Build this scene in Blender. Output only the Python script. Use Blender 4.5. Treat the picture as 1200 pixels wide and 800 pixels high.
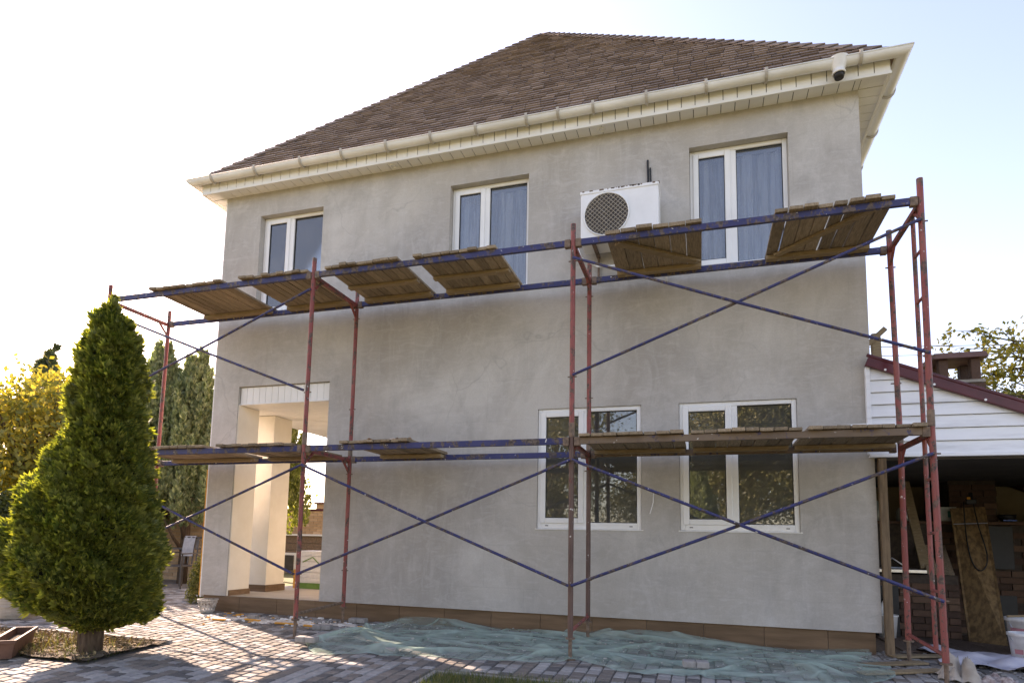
import bpy, math, random
import numpy as np
from mathutils import Vector, Matrix
random.seed(7); rng = np.random.default_rng(7)
S = bpy.context.scene
for o in list(bpy.data.objects): bpy.data.objects.remove(o)
COL = S.collection

# ------------------------------------------------------------------ camera
F_PX, U0, V0 = 755.58, 577.82, 548.69
CAM = Vector((1.213, -7.393, 1.0435)); YAW, PITCH, ROLL = 0.3148, 0.1103, 0.0211
fw = Vector((-math.sin(YAW)*math.cos(PITCH), math.cos(YAW)*math.cos(PITCH), math.sin(PITCH)))
rt = Vector((math.cos(YAW), math.sin(YAW), 0)); up = rt.cross(fw)
RT = math.cos(ROLL)*rt + math.sin(ROLL)*up; UP = -math.sin(ROLL)*rt + math.cos(ROLL)*up
cd = bpy.data.cameras.new('camera'); cam = bpy.data.objects.new('camera', cd); COL.objects.link(cam)
cd.sensor_fit = 'HORIZONTAL'; cd.sensor_width = 36; cd.lens = 36*F_PX/1200
cd.shift_x = (600-U0)/1200; cd.shift_y = (V0-400)/1200
cd.clip_start = 0.05; cd.clip_end = 3000
cam.matrix_world = Matrix(((RT.x, UP.x, -fw.x, CAM.x), (RT.y, UP.y, -fw.y, CAM.y), (RT.z, UP.z, -fw.z, CAM.z), (0, 0, 0, 1)))
S.camera = cam
# ------------------------------------------------------------------ sky and sun
SUN_EL = math.radians(28.5); SH = Vector((-0.872, 0.489))      # horizontal direction towards the sun
W = bpy.data.worlds.new('World'); S.world = W; W.use_nodes = True
nt = W.node_tree; nt.nodes.clear()
sk = nt.nodes.new('ShaderNodeTexSky'); sk.sky_type = 'NISHITA'; sk.sun_disc = False
sk.sun_elevation = SUN_EL; sk.sun_rotation = math.atan2(SH.x, SH.y); sk.air_density = 1.0; sk.dust_density = 1.2; sk.ozone_density = 2.0
bg = nt.nodes.new('ShaderNodeBackground'); bg.inputs[1].default_value = 0.15
wo = nt.nodes.new('ShaderNodeOutputWorld'); nt.links.new(sk.outputs[0], bg.inputs[0]); nt.links.new(bg.outputs[0], wo.inputs[0])
sl = bpy.data.lights.new('sun', 'SUN'); sl.energy = 5.0; sl.angle = math.radians(0.5); sl.color = (1, .93, .82)
so = bpy.data.objects.new('sun', sl); COL.objects.link(so); so.location = (-20, 10, 20)
so.rotation_euler = Vector((-SH.x*math.cos(SUN_EL), -SH.y*math.cos(SUN_EL), -math.sin(SUN_EL))).to_track_quat('-Z', 'Y').to_euler()
S.view_settings.view_transform = 'Standard'; S.view_settings.look = 'None'
S.view_settings.exposure = 1.8; S.view_settings.use_white_balance = True; S.view_settings.white_balance_temperature = 8200; S.view_settings.white_balance_tint = 28; S.view_settings.gamma = 1
S.render.resolution_x, S.render.resolution_y = 1024, 682
S.render.engine = 'CYCLES'

# ------------------------------------------------------------------ helpers
def gz(y): return 0.045*max(min(y, 0.0), -4.0)
def proj(P):
    v = Vector(P)-CAM; d = v.dot(fw)
    if d < 0.1: return (-9999, -9999, d)
    return (U0+F_PX*v.dot(RT)/d, V0-F_PX*v.dot(UP)/d, d)
def tag(o, label=None, cat=None, group=None, kind=None):
    if label: o['label'] = label
    if cat: o['category'] = cat
    if group: o['group'] = group
    if kind: o['kind'] = kind
    return o
def thing(name, loc, label=None, cat=None, group=None, kind=None):
    o = bpy.data.objects.new(name, None); COL.objects.link(o); o.location = loc; o.empty_display_size = .1
    return tag(o, label, cat, group, kind)
def root_loc(o):
    l = Vector((0, 0, 0))
    while o is not None: l += Vector(o.location); o = o.parent
    return l
class MB:
    def __init__(s): s.v = []; s.f = []
    def quad(s, *p):
        n = len(s.v); s.v += [tuple(q) for q in p]; s.f.append(tuple(range(n, n+len(p)))); return s
    def box(s, x0, x1, y0, y1, z0, z1):
        n = len(s.v)
        s.v += [(x0,y0,z0),(x1,y0,z0),(x1,y1,z0),(x0,y1,z0),(x0,y0,z1),(x1,y0,z1),(x1,y1,z1),(x0,y1,z1)]
        s.f += [tuple(n+i for i in q) for q in ((0,3,2,1),(4,5,6,7),(0,1,5,4),(1,2,6,5),(2,3,7,6),(3,0,4,7))]; return s
    def hexa(s, p):
        n = len(s.v); s.v += [tuple(q) for q in p]
        s.f += [tuple(n+i for i in q) for q in ((0,3,2,1),(4,5,6,7),(0,1,5,4),(1,2,6,5),(2,3,7,6),(3,0,4,7))]; return s
    def bar(s, a, b, w, h, upv=(0, 0, 1)):
        a, b = Vector(a), Vector(b); d = (b-a).normalized(); u = Vector(upv)
        sd = d.cross(u)
        if sd.length < 1e-4: sd = d.cross(Vector((1, 0, 0)))
        sd.normalize(); u = sd.cross(d).normalized(); sd *= w/2; u *= h/2
        return s.hexa([a-sd-u, a+sd-u, b+sd-u, b-sd-u, a-sd+u, a+sd+u, b+sd+u, b-sd+u])
    def tube(s, pts, r, n=8, cap=True):
        pts = [Vector(p) for p in pts]; rs = r if isinstance(r, (list, tuple)) else [r]*len(pts); base = len(s.v); prev = None
        for i, p in enumerate(pts):
            d = (pts[min(i+1, len(pts)-1)]-pts[max(i-1, 0)])
            if d.length < 1e-9: d = Vector((0, 0, 1))
            d.normalize()
            if prev is None:
                a = d.orthogonal().normalized()
            else:
                a = (prev-d*prev.dot(d));
                a = a.normalized() if a.length > 1e-6 else d.orthogonal().normalized()
            prev = a; b = d.cross(a)
            for k in range(n):
                t = 2*math.pi*k/n; s.v.append(tuple(p+rs[i]*(math.cos(t)*a+math.sin(t)*b)))
        for i in range(len(pts)-1):
            for k in range(n):
                q = base+i*n; s.f.append((q+k, q+(k+1) % n, q+n+(k+1) % n, q+n+k))
        if cap:
            s.f.append(tuple(base+k for k in range(n-1, -1, -1))); e = base+(len(pts)-1)*n; s.f.append(tuple(e+k for k in range(n)))
        return s
    def lathe(s, prof, c, n=20):
        base = len(s.v)
        for (r, z) in prof:
            for k in range(n):
                t = 2*math.pi*k/n; s.v.append((c[0]+r*math.cos(t), c[1]+r*math.sin(t), c[2]+z))
        for i in range(len(prof)-1):
            for k in range(n):
                q = base+i*n; s.f.append((q+k, q+(k+1) % n, q+n+(k+1) % n, q+n+k))
        return s
    def build(s, name, m, parent=None, smooth=False, bevel=0, **tg):
        off = root_loc(parent) if parent else Vector((0, 0, 0))
        me = bpy.data.meshes.new(name)
        me.from_pydata([(x-off.x, y-off.y, z-off.z) for x, y, z in s.v], [], s.f); me.update()
        return link(name, me, m, parent, smooth, bevel, **tg)
def link(name, me, m, parent=None, smooth=False, bevel=0, **tg):
    o = bpy.data.objects.new(name, me); COL.objects.link(o); o.parent = parent
    if m is not None and not me.materials: me.materials.append(m)
    if smooth:
        for p in me.polygons: p.use_smooth = True
    if bevel:
        b = o.modifiers.new('bevel', 'BEVEL'); b.width = bevel; b.segments = 2; b.limit_method = 'ANGLE'; b.harden_normals = False
    return tag(o, **tg)
def np_mesh(name, V, nper, m, parent=None, off=None, **tg):
    """V: (N*nper,3) array, faces of nper consecutive verts"""
    V = np.asarray(V, np.float32).reshape(-1, 3)
    if parent is not None: V = V-np.array(root_loc(parent), np.float32)
    nf = len(V)//nper; me = bpy.data.meshes.new(name)
    me.vertices.add(len(V)); me.vertices.foreach_set('co', V.ravel())
    me.loops.add(len(V)); me.loops.foreach_set('vertex_index', np.arange(len(V), dtype=np.int32))
    me.polygons.add(nf); me.polygons.foreach_set('loop_start', np.arange(0, len(V), nper, dtype=np.int32))
    me.update(calc_edges=True)
    return link(name, me, m, parent, **tg)

# ------------------------------------------------------------------ materials
class NM:
    def __init__(s, name):
        s.m = bpy.data.materials.new(name); s.m.use_nodes = True; s.t = s.m.node_tree; s.t.nodes.clear()
        s.out = s.n('ShaderNodeOutputMaterial'); s.tc = s.n('ShaderNodeTexCoord')
    def n(s, ty, **kw):
        x = s.t.nodes.new(ty)
        for k, v in kw.items(): setattr(x, k, v)
        return x
    def l(s, a, b): s.t.links.new(a, b)
    def noise(s, scale, detail=4, rough=.55, stretch=None, dist=0):
        x = s.n('ShaderNodeTexNoise'); x.inputs['Scale'].default_value = scale; x.inputs['Detail'].default_value = detail
        x.inputs['Roughness'].default_value = rough; x.inputs['Distortion'].default_value = dist
        src = s.tc.outputs['Object']
        if stretch:
            mp = s.n('ShaderNodeMapping'); mp.inputs['Scale'].default_value = stretch; s.l(src, mp.inputs[0]); src = mp.outputs[0]
        s.l(src, x.inputs['Vector']); return x.outputs['Fac']
    def ramp(s, src, a, b, ca=(0, 0, 0), cb=(1, 1, 1)):
        r = s.n('ShaderNodeValToRGB'); e = r.color_ramp.elements
        e[0].position = a; e[1].position = b; e[0].color = (*ca, 1); e[1].color = (*cb, 1); s.l(src, r.inputs[0]); return r.outputs[0]
    def mix(s, f, a, b, mode='MIX'):
        x = s.n('ShaderNodeMix', data_type='RGBA', blend_type=mode)
        for sock, v in ((x.inputs[0], f), (x.inputs[6], a), (x.inputs[7], b)):
            if hasattr(v, 'is_output'): s.l(v, sock)
            elif isinstance(v, (int, float)): sock.default_value = v
            else: sock.default_value = (*v, 1)
        return x.outputs[2]
    def math(s, op, a, b=0):
        x = s.n('ShaderNodeMath', operation=op)
        for sock, v in ((x.inputs[0], a), (x.inputs[1], b)):
            if hasattr(v, 'is_output'): s.l(v, sock)
            else: sock.default_value = v
        return x.outputs[0]
    def rand(s):
        g = s.n('ShaderNodeNewGeometry'); oi = s.n('ShaderNodeObjectInfo')
        return s.math('FRACT', s.math('ADD', g.outputs['Random Per Island'], oi.outputs['Random']))
    def bump(s, h, strength=.3, dist=.01):
        b = s.n('ShaderNodeBump'); b.inputs['Strength'].default_value = strength; b.inputs['Distance'].default_value = dist
        s.l(h, b.inputs['Height']); return b.outputs[0]
    def bsdf(s, col, rough=.7, metal=0, spec=.5, bump=None, **kw):
        p = s.n('ShaderNodeBsdfPrincipled')
        for nm, v in (('Base Color', col), ('Roughness', rough), ('Metallic', metal), ('Specular IOR Level', spec), *kw.items()):
            if hasattr(v, 'is_output'): s.l(v, p.inputs[nm])
            elif isinstance(v, (int, float)): p.inputs[nm].default_value = v
            else: p.inputs[nm].default_value = (*v, 1)
        if bump is not None: s.l(bump, p.inputs['Normal'])
        s.l(p.outputs[0], s.out.inputs[0]); return s.m
def simple(name, c1, c2, scale=6, rough=.7, bump=.2, bs=None, metal=0, var=0.0, stretch=None, spec=.4, a=.35, b=.65, bd=.006):
    k = NM(name); f = k.ramp(k.noise(scale, 5, .6, stretch), a, b); c = k.mix(f, c1, c2)
    if var:
        r = k.rand(); v = k.math('ADD', k.math('MULTIPLY', r, 2*var), 1-var); cc = k.n('ShaderNodeCombineColor')
        for i in range(3): k.l(v, cc.inputs[i])
        c = k.mix(1.0, c, cc.outputs[0], 'MULTIPLY')
    bn = k.bump(k.noise(bs or scale*8, 4, .6, stretch), bump, bd) if bump else None
    return k.bsdf(c, rough, metal, spec, bn)
def paint(name, col, col2, chip, chip2, amount=.56, splat=(.75, .73, .7)):
    k = NM(name); base = k.mix(k.ramp(k.noise(3, 3), .3, .7), col, col2)
    rust = k.mix(k.ramp(k.noise(40, 3), .4, .6), chip, chip2)
    n1 = k.noise(16, 7, .72, (.8, 1, .55)); f = k.ramp(n1, amount, amount+.035); c = k.mix(f, base, rust)
    s2 = k.ramp(k.noise(22, 4, .65), .68, .70); c = k.mix(s2, c, splat)
    return k.bsdf(c, .55, 0, .4, k.bump(n1, .25, .004))
def plaster():
    k = NM('plaster_grey')
    big = k.noise(.5, 5, .6, None, .8); big2 = k.noise(.85, 5, .62, (1, 1, .8), 1.2); mid = k.noise(2.4, 6, .68, (1, 1, .7), .8); streak = k.noise(4.5, 4, .6, (1.8, 1, .10))
    fine = k.noise(60, 4, .6); trowel = k.noise(8, 6, .68, (.5, 1, 1.4), 1.6); tr2 = k.noise(3.2, 5, .7, (1.4, 1, .45), 2.2); warm = k.noise(.7, 3, .5, (1.2, 1, 1))
    c = k.mix(k.ramp(big, .36, .64), (0.398, 0.366, 0.328), (0.571, 0.541, 0.493))
    c = k.mix(k.math('MULTIPLY', k.ramp(big2, .45, .66), .55), c, (0.370, 0.345, 0.311))
    c = k.mix(k.math('MULTIPLY', k.ramp(mid, .46, .68), .5), c, (0.336, 0.314, 0.286))
    c = k.mix(k.math('MULTIPLY', k.ramp(tr2, .5, .68), .30), c, (0.594, 0.571, 0.538))
    c = k.mix(k.math('MULTIPLY', k.ramp(warm, .48, .7), .4), c, (0.482, 0.431, 0.358))
    c = k.mix(k.math('MULTIPLY', k.ramp(streak, .55, .78), .25), c, (0.582, 0.566, 0.538))
    c = k.mix(k.math('MULTIPLY', k.ramp(trowel, .5, .72), .4), c, (0.605, 0.588, 0.560))
    c = k.mix(k.math('MULTIPLY', k.ramp(fine, .4, .7), .22), c, (0.291, 0.274, 0.258))
    crack = k.n('ShaderNodeTexVoronoi', feature='DISTANCE_TO_EDGE'); crack.inputs['Scale'].default_value = .8
    mp = k.n('ShaderNodeMix', data_type='RGBA'); nz = k.n('ShaderNodeTexNoise'); nz.inputs['Scale'].default_value = 2.5
    k.l(k.tc.outputs['Object'], nz.inputs['Vector']); mp.inputs[0].default_value = .35
    k.l(k.tc.outputs['Object'], mp.inputs[6]); k.l(nz.outputs['Color'], mp.inputs[7]); k.l(mp.outputs[2], crack.inputs['Vector'])
    cf = k.math('MULTIPLY', k.ramp(crack.outputs['Distance'], .0, .006, (1, 1, 1), (0, 0, 0)), k.math('MULTIPLY', k.ramp(big, .5, .6), .3))
    c = k.mix(cf, c, (0.224, 0.213, 0.202))
    sx = k.n('ShaderNodeSeparateXYZ'); k.l(k.tc.outputs['Object'], sx.inputs[0]); cb = k.n('ShaderNodeCombineXYZ'); wob = k.math('MULTIPLY', k.noise(3, 3), .03)
    k.l(k.math('ADD', sx.outputs[0], wob), cb.inputs[0]); k.l(k.math('ADD', sx.outputs[2], wob), cb.inputs[1])
    br = k.n('ShaderNodeTexBrick'); k.l(cb.outputs[0], br.inputs['Vector']); br.inputs['Scale'].default_value = 1.0; br.inputs['Brick Width'].default_value = 1.0; br.inputs['Row Height'].default_value = .5; br.inputs['Mortar Size'].default_value = .007; br.inputs['Mortar Smooth'].default_value = .6
    jm = k.math('MULTIPLY', br.outputs['Fac'], k.math('MULTIPLY', k.ramp(k.noise(.9, 3), .47, .6), .17)); c = k.mix(jm, c, (0.302, 0.280, 0.258))
    h = k.math('ADD', k.math('MULTIPLY', trowel, .6), k.math('MULTIPLY', fine, .5))
    return k.bsdf(c, .9, 0, .2, k.bump(h, .3, .008))
def leaf(name, c1, c2, c3=None, trans=.4, scale=3.0, tc=None):
    k = NM(name); r = k.rand(); c = k.mix(k.ramp(k.noise(scale, 3), .35, .65), c1, c2)
    if c3: c = k.mix(k.ramp(r, .6, .85), c, c3)
    v = k.math('ADD', k.math('MULTIPLY', r, .5), .75); cc = k.n('ShaderNodeCombineColor')
    for i in range(3): k.l(v, cc.inputs[i])
    c = k.mix(1.0, c, cc.outputs[0], 'MULTIPLY')
    d = k.n('ShaderNodeBsdfDiffuse'); k.l(c, d.inputs[0]); t = k.n('ShaderNodeBsdfTranslucent')
    tcol = k.mix(1.0, c, tc or (1.7, 1.55, .7), 'MULTIPLY'); k.l(tcol, t.inputs[0])
    m1 = k.n('ShaderNodeMixShader'); m1.inputs[0].default_value = trans; k.l(d.outputs[0], m1.inputs[1]); k.l(t.outputs[0], m1.inputs[2])
    g = k.n('ShaderNodeBsdfGlossy'); g.inputs['Roughness'].default_value = .45
    m2 = k.n('ShaderNodeMixShader'); m2.inputs[0].default_value = .03; k.l(m1.outputs[0], m2.inputs[1]); k.l(g.outputs[0], m2.inputs[2])
    k.l(m2.outputs[0], k.out.inputs[0]); return k.m
def glass():
    k = NM('window_glass'); fr = k.n('ShaderNodeFresnel'); fr.inputs[0].default_value = 1.5
    f = k.math('MINIMUM', k.math('MULTIPLY', fr.outputs[0], 2.5), 1.0)
    t = k.n('ShaderNodeBsdfTransparent'); t.inputs[0].default_value = (.82, .86, .86, 1)
    g = k.n('ShaderNodeBsdfGlossy'); g.inputs['Roughness'].default_value = 0.015; g.inputs[0].default_value = (.97, .98, 1, 1)
    k.l(k.bump(k.noise(1.1, 2), .04, .02), g.inputs['Normal'])
    m = k.n('ShaderNodeMixShader'); k.l(f, m.inputs[0]); k.l(t.outputs[0], m.inputs[1]); k.l(g.outputs[0], m.inputs[2])
    d = k.n('ShaderNodeBsdfDiffuse'); d.inputs[0].default_value = (.55, .52, .48, 1); m2 = k.n('ShaderNodeMixShader'); k.l(k.math('ADD', .035, k.math('MULTIPLY', k.ramp(k.noise(3, 5, .7), .3, .75), .07)), m2.inputs[0])
    k.l(m.outputs[0], m2.inputs[1]); k.l(d.outputs[0], m2.inputs[2]); k.l(m2.outputs[0], k.out.inputs[0]); return k.m
def netting():
    k = NM('green_netting'); n1 = k.noise(3, 5, .6, (.6, 1.6, 1), .6)
    at = k.n('ShaderNodeAttribute'); at.attribute_name = 'fold'
    c = k.mix(k.ramp(n1, .3, .7), (.32, .46, .37), (.50, .63, .54))
    c = k.mix(k.math('MULTIPLY', k.ramp(k.noise(6, 6, .7), .52, .7), .6), c, (.46, .44, .41))
    c = k.mix(k.math('MULTIPLY', at.outputs['Fac'], .5), c, (.50, .66, .58))
    d = k.n('ShaderNodeBsdfDiffuse'); k.l(c, d.inputs[0]); t = k.n('ShaderNodeBsdfTranslucent'); k.l(c, t.inputs[0])
    m1 = k.n('ShaderNodeMixShader'); m1.inputs[0].default_value = .3; k.l(d.outputs[0], m1.inputs[1]); k.l(t.outputs[0], m1.inputs[2])
    tr = k.n('ShaderNodeBsdfTransparent'); m2 = k.n('ShaderNodeMixShader')
    a = k.math('ADD', k.math('MULTIPLY', at.outputs['Fac'], .45), k.math('MULTIPLY', k.ramp(n1, .3, .7), .22))
    k.l(k.math('MINIMUM', k.math('ADD', a, .20), .9), m2.inputs[0]); k.l(tr.outputs[0], m2.inputs[1]); k.l(m1.outputs[0], m2.inputs[2]); k.l(m2.outputs[0], k.out.inputs[0]); return k.m
def stone_mix(name, cols, bump=.4, sp=.16):
    """speckled stone whose colour is picked per piece"""
    k = NM(name); r = k.rand(); cr = k.n('ShaderNodeValToRGB'); cr.color_ramp.interpolation = 'CONSTANT'; e = cr.color_ramp.elements
    for i, (p, c) in enumerate(cols):
        q = e[i] if i < 2 else e.new(p); q.position = p; q.color = (*c, 1)
    k.l(r, cr.inputs[0]); n = k.noise(55, 5, .7); c = k.mix(k.math('MULTIPLY', k.ramp(n, .42, .7), sp), cr.outputs[0], (.36, .33, .31))
    c = k.mix(k.math('MULTIPLY', k.ramp(k.noise(1.3, 4), .45, .7), sp*.7), c, (.34, .31, .285))
    c = k.mix(k.math('MULTIPLY', k.ramp(k.noise(22, 4), .4, .7), .35), c, k.mix(1.0, c, (.55, .53, .5), 'MULTIPLY'))
    return k.bsdf(c, .85, 0, .3, k.bump(n, bump, .004))
def wood(name, c1, c2, stretch, var=.25, bump=.5):
    k = NM(name); g = k.noise(9, 6, .65, stretch, .6); c = k.mix(k.ramp(g, .32, .68), c1, c2)
    r = k.rand(); v = k.math('ADD', k.math('MULTIPLY', r, 2*var), 1-var); cc = k.n('ShaderNodeCombineColor')
    for i in range(3): k.l(v, cc.inputs[i])
    c = k.mix(1.0, c, cc.outputs[0], 'MULTIPLY')
    sp = k.ramp(k.noise(18, 5, .7), .64, .67); c = k.mix(k.math('MULTIPLY', sp, .6), c, (.45, .43, .4))
    return k.bsdf(c, .85, 0, .25, k.bump(g, bump, .006))
M = {}
M['plaster'] = plaster()
M['cream'] = simple('cream_render', (.70, .645, .54), (.78, .73, .63), 2.5, .85, .25)
M['vinyl'] = simple('cream_vinyl', (.75, .735, .69), (.82, .81, .775), 1.6, .45, .05, var=.03)
M['gutter'] = simple('cream_gutter', (.66, .64, .59), (.80, .785, .745), 2.2, .4, .04, stretch=(1, 1, 3))
M['pvc'] = simple('white_pvc', (.78, .77, .74), (.84, .83, .80), 3, .35, .03)
M['white'] = simple('white_metal_paint', (.76, .76, .75), (.82, .82, .81), 4, .4, .03)
M['glass'] = glass()
M['shingle'] = stone_mix('brown_shingle', [(0, (.15, .10, .07)), (.15, (.21, .145, .105)), (.5, (.25, .175, .128)), (.75, (.18, .122, .09)), (.9, (.29, .207, .155))], .5, .06)
M['plinth'] = simple('brown_plinth_tile', (.125, .072, .036), (.20, .12, .066), 7, .6, .3, stretch=(.25, 1, 2.5), var=.12)
M['grout'] = simple('grout', (.20, .19, .18), (.28, .27, .25), 20, .9, .3)
M['red'] = paint('red_paint_chipped', (.22, .042, .036), (.30, .085, .07), (.055, .035, .03), (.15, .085, .06), .52)
M['redworn'] = paint('red_paint_worn', (.09, .05, .04), (.15, .085, .065), (.20, .045, .035), (.07, .045, .035), .6, (.62, .58, .54))
M['blue'] = paint('blue_paint_chipped', (.026, .029, .098), (.042, .045, .14), (.05, .036, .03), (.14, .10, .08), .515)
M['blueworn'] = paint('blue_paint_worn', (.13, .085, .055), (.20, .14, .095), (.035, .04, .16), (.08, .06, .05), .57)
M['rust'] = simple('rusty_steel', (.10, .07, .05), (.24, .16, .11), 25, .7, .4)
M['plank'] = wood('weathered_plank', (.17, .125, .08), (.35, .265, .18), (9, .9, 9))
M['batten'] = wood('batten_wood', (.20, .14, .08), (.34, .25, .15), (.9, 9, 9), .15)
M['paver'] = stone_mix('paving_stone', [(0, (.285, .272, .255)), (.32, (.17, .145, .122)), (.56, (.10, .094, .088)), (.72, (.335, .32, .298)), (.86, (.21, .178, .15))])
M['sand'] = simple('joint_sand', (.13, .115, .10), (.22, .195, .17), 30, .95, .4)
M['soil'] = simple('garden_soil', (.07, .05, .035), (.17, .13, .09), 14, .95, .8, bd=.03)
M['lawn'] = simple('lawn', (.10, .11, .04), (.19, .17, .08), 5, .95, .6)
M['grass'] = leaf('grass_blades', (.05, .085, .02), (.09, .13, .035), (.2, .18, .08), .35)
M['kerb'] = simple('kerb_concrete', (.25, .235, .22), (.34, .32, .30), 12, .9, .4)
M['net'] = netting()
M['brick_y'] = stone_mix('yellow_brick', [(0, (.50, .33, .19)), (.3, (.56, .38, .23)), (.6, (.46, .30, .17)), (.85, (.60, .42, .27))], .3)
M['brick_r'] = stone_mix('brown_brick', [(0, (.085, .045, .03)), (.3, (.12, .065, .042)), (.6, (.07, .038, .026)), (.85, (.14, .08, .052))], .4, .05)
M['mortar'] = simple('mortar', (.30, .26, .21), (.38, .34, .28), 20, .9, .4)
M['mortar_d'] = simple('mortar_dark', (.05, .035, .028), (.08, .06, .045), 20, .9, .4)
M['beige'] = simple('beige_plaster', (.24, .185, .12), (.31, .25, .165), 2, .9, .2)
M['siding'] = simple('white_siding', (.58, .585, .59), (.82, .83, .84), 2.2, .5, .05, stretch=(.7, 1, 5), a=.22, b=.5)
M['maroon'] = simple('maroon_metal', (.065, .009, .013), (.11, .016, .022), 5, .35, .05)
M['osb'] = simple('osb_board', (.11, .062, .026), (.23, .14, .06), 22, .8, .3, stretch=(1, 1, .5), a=.38, b=.6)
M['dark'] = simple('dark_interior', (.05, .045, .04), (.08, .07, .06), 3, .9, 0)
M['black'] = simple('black_rubber_and_shade', (.012, .012, .013), (.02, .02, .021), 8, .5, .05)  # also carries the painted shade of the oven, sink and outlet openings
M['curtain'] = None
M['room'] = simple('room_wallpaper', (.58, .55, .49), (.66, .62, .56), 3, .9, 0)
M['bracket'] = simple('gutter_bracket_paint', (.40, .36, .30), (.52, .47, .40), 9, .5, .05)
M['net_edge'] = None
M['foam'] = simple('white_foam', (.76, .74, .70), (.84, .82, .79), 30, .9, .4)
M['orange'] = simple('orange_foam', (.60, .26, .04), (.75, .36, .07), 18, .85, .5)
M['terracotta'] = simple('brown_trough', (.11, .055, .04), (.16, .085, .06), 9, .7, .15)
M['stonepot'] = simple('stone_pot', (.33, .30, .26), (.43, .39, .34), 8, .9, .4, stretch=(1, 1, 6))
M['bark'] = simple('bark', (.085, .055, .035), (.18, .125, .085), 14, .9, .9, stretch=(3, 3, .4), bd=.03)
M['concrete'] = simple('concrete_tile', (.40, .34, .27), (.48, .42, .34), 3, .8, .2)
M['chairmetal'] = simple('bronze_metal', (.05, .04, .035), (.08, .065, .055), 8, .5, .1)
M['cloth_g'] = simple('grey_cloth', (.30, .30, .31), (.38, .38, .39), 12, .95, .4)
M['cloth_b'] = simple('beige_cloth', (.34, .29, .24), (.50, .44, .37), 7, .95, .5)
M['sheet'] = simple('pale_plastic_sheet', (.46, .45, .52), (.60, .58, .62), 5, .5, .3)
M['steel'] = simple('stainless_steel', (.5, .5, .5), (.6, .6, .6), 8, .3, .05, metal=1)
M['clearglass'] = simple('jar_glass', (.25, .27, .25), (.30, .32, .30), 8, .1, 0, spec=.8)
def curtain_mat():
    k = NM('sheer_curtain'); n = k.noise(45, 4, .7); c = k.mix(k.ramp(n, .45, .7), (.80, .75, .88), (.94, .91, .98)); fold = k.ramp(k.noise(7, 3, .55, (1.7, 1, .08)), .42, .56)
    d = k.n('ShaderNodeBsdfDiffuse'); k.l(c, d.inputs[0]); t = k.n('ShaderNodeBsdfTranslucent'); k.l(c, t.inputs[0])
    m = k.n('ShaderNodeMixShader'); m.inputs[0].default_value = .3; k.l(d.outputs[0], m.inputs[1]); k.l(t.outputs[0], m.inputs[2]); tr = k.n('ShaderNodeBsdfTransparent'); m2 = k.n('ShaderNodeMixShader'); k.l(k.math('ADD', k.math('MULTIPLY', fold, .62), .34), m2.inputs[0]); k.l(tr.outputs[0], m2.inputs[1]); k.l(m.outputs[0], m2.inputs[2]); k.l(m2.outputs[0], k.out.inputs[0]); return k.m
M['curtain'] = curtain_mat()
M['thuja'] = leaf('thuja_leaf', (.092, .122, .028), (.17, .178, .045), (.24, .24, .062), .46, 4.0, (1.7, 1.75, .55))
M['juniper'] = leaf('juniper_leaf', (.16, .205, .10), (.235, .27, .13), (.30, .32, .16), .42, 2.0, (1.3, 1.4, .75))
M['yellow'] = leaf('yellow_leaf', (.30, .26, .055), (.19, .21, .055), (.40, .32, .065), .42, 1.2, (1.5, 1.35, .6))
M['pine'] = leaf('pine_needles', (.06, .08, .035), (.09, .11, .05), None, .25)
M['hedge'] = leaf('hedge_leaf', (.05, .065, .02), (.09, .10, .03), None, .3)
M['green'] = leaf('green_leaf', (.10, .12, .035), (.15, .15, .05), (.22, .20, .07), .45)
M['garden'] = leaf('garden_leaf', (.12, .13, .05), (.19, .185, .07), (.27, .24, .10), .3, 1.0, (1.2, 1.2, .8))
M['core'] = simple('core_shade', (.035, .03, .018), (.06, .05, .03), 10, .95, .5)

# ------------------------------------------------------------------ ground
def strip_sheet(name, x0, x1, ys, m, dz, label, cat=None, kind='structure', parent=None):
    b = MB(); n = len(ys)
    for y in ys: b.v += [(x0, y, gz(y)+dz), (x1, y, gz(y)+dz)]
    for i in range(n-1): b.f.append((2*i, 2*i+1, 2*i+3, 2*i+2))
    return b.build(name, m, parent, kind=kind, label=label)
g = strip_sheet('ground', -900, 900, [-900, -4, 0, 900], M['lawn'], -.055, 'green lawn and open ground around the house')
# ------------------------------------------------------------------ paving
pav = strip_sheet('pavement', -14.5, 6.5, [-3.95, -2, 0, 4.45], M['sand'], -.012, 'patterned stone paving in front of the house')
PW = .118
XL, XR = -5.42, 2.89
LAWN_X, LAWN_Y = -1.02, -2.06
def in_bed(x, y): return (-7.2 < x < -4.05 and -2.88 < y < -1.92)
cand = []
x = -10.5; col_i = 0
while x < 5.2:
    y = -3.9
    while y < 2.6:
        L = random.choice([.08, .1, .118, .118, .15])
        xc, yc = x+PW/2, y+L/2
        if yc > .02 and xc > XL+.0: break
        if in_bed(xc, yc) or (xc > LAWN_X-.02 and yc < LAWN_Y) or (xc > 3.0 and yc > -.1): y += L; continue
        cand.append((xc, yc, L)); y += L
    x += PW; col_i += 1
def vis_size(c):
    u, v, d = proj((c[0], c[1], gz(c[1])))
    if not (0 < u < 1200 and 0 < v < 800): return 0
    if -2.4 < c[0] < 2.7 and c[1] > -1.55: return .001      # under the netting
    return 1/d
cand.sort(key=lambda c: -vis_size(c))
pav_mesh = {}
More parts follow.
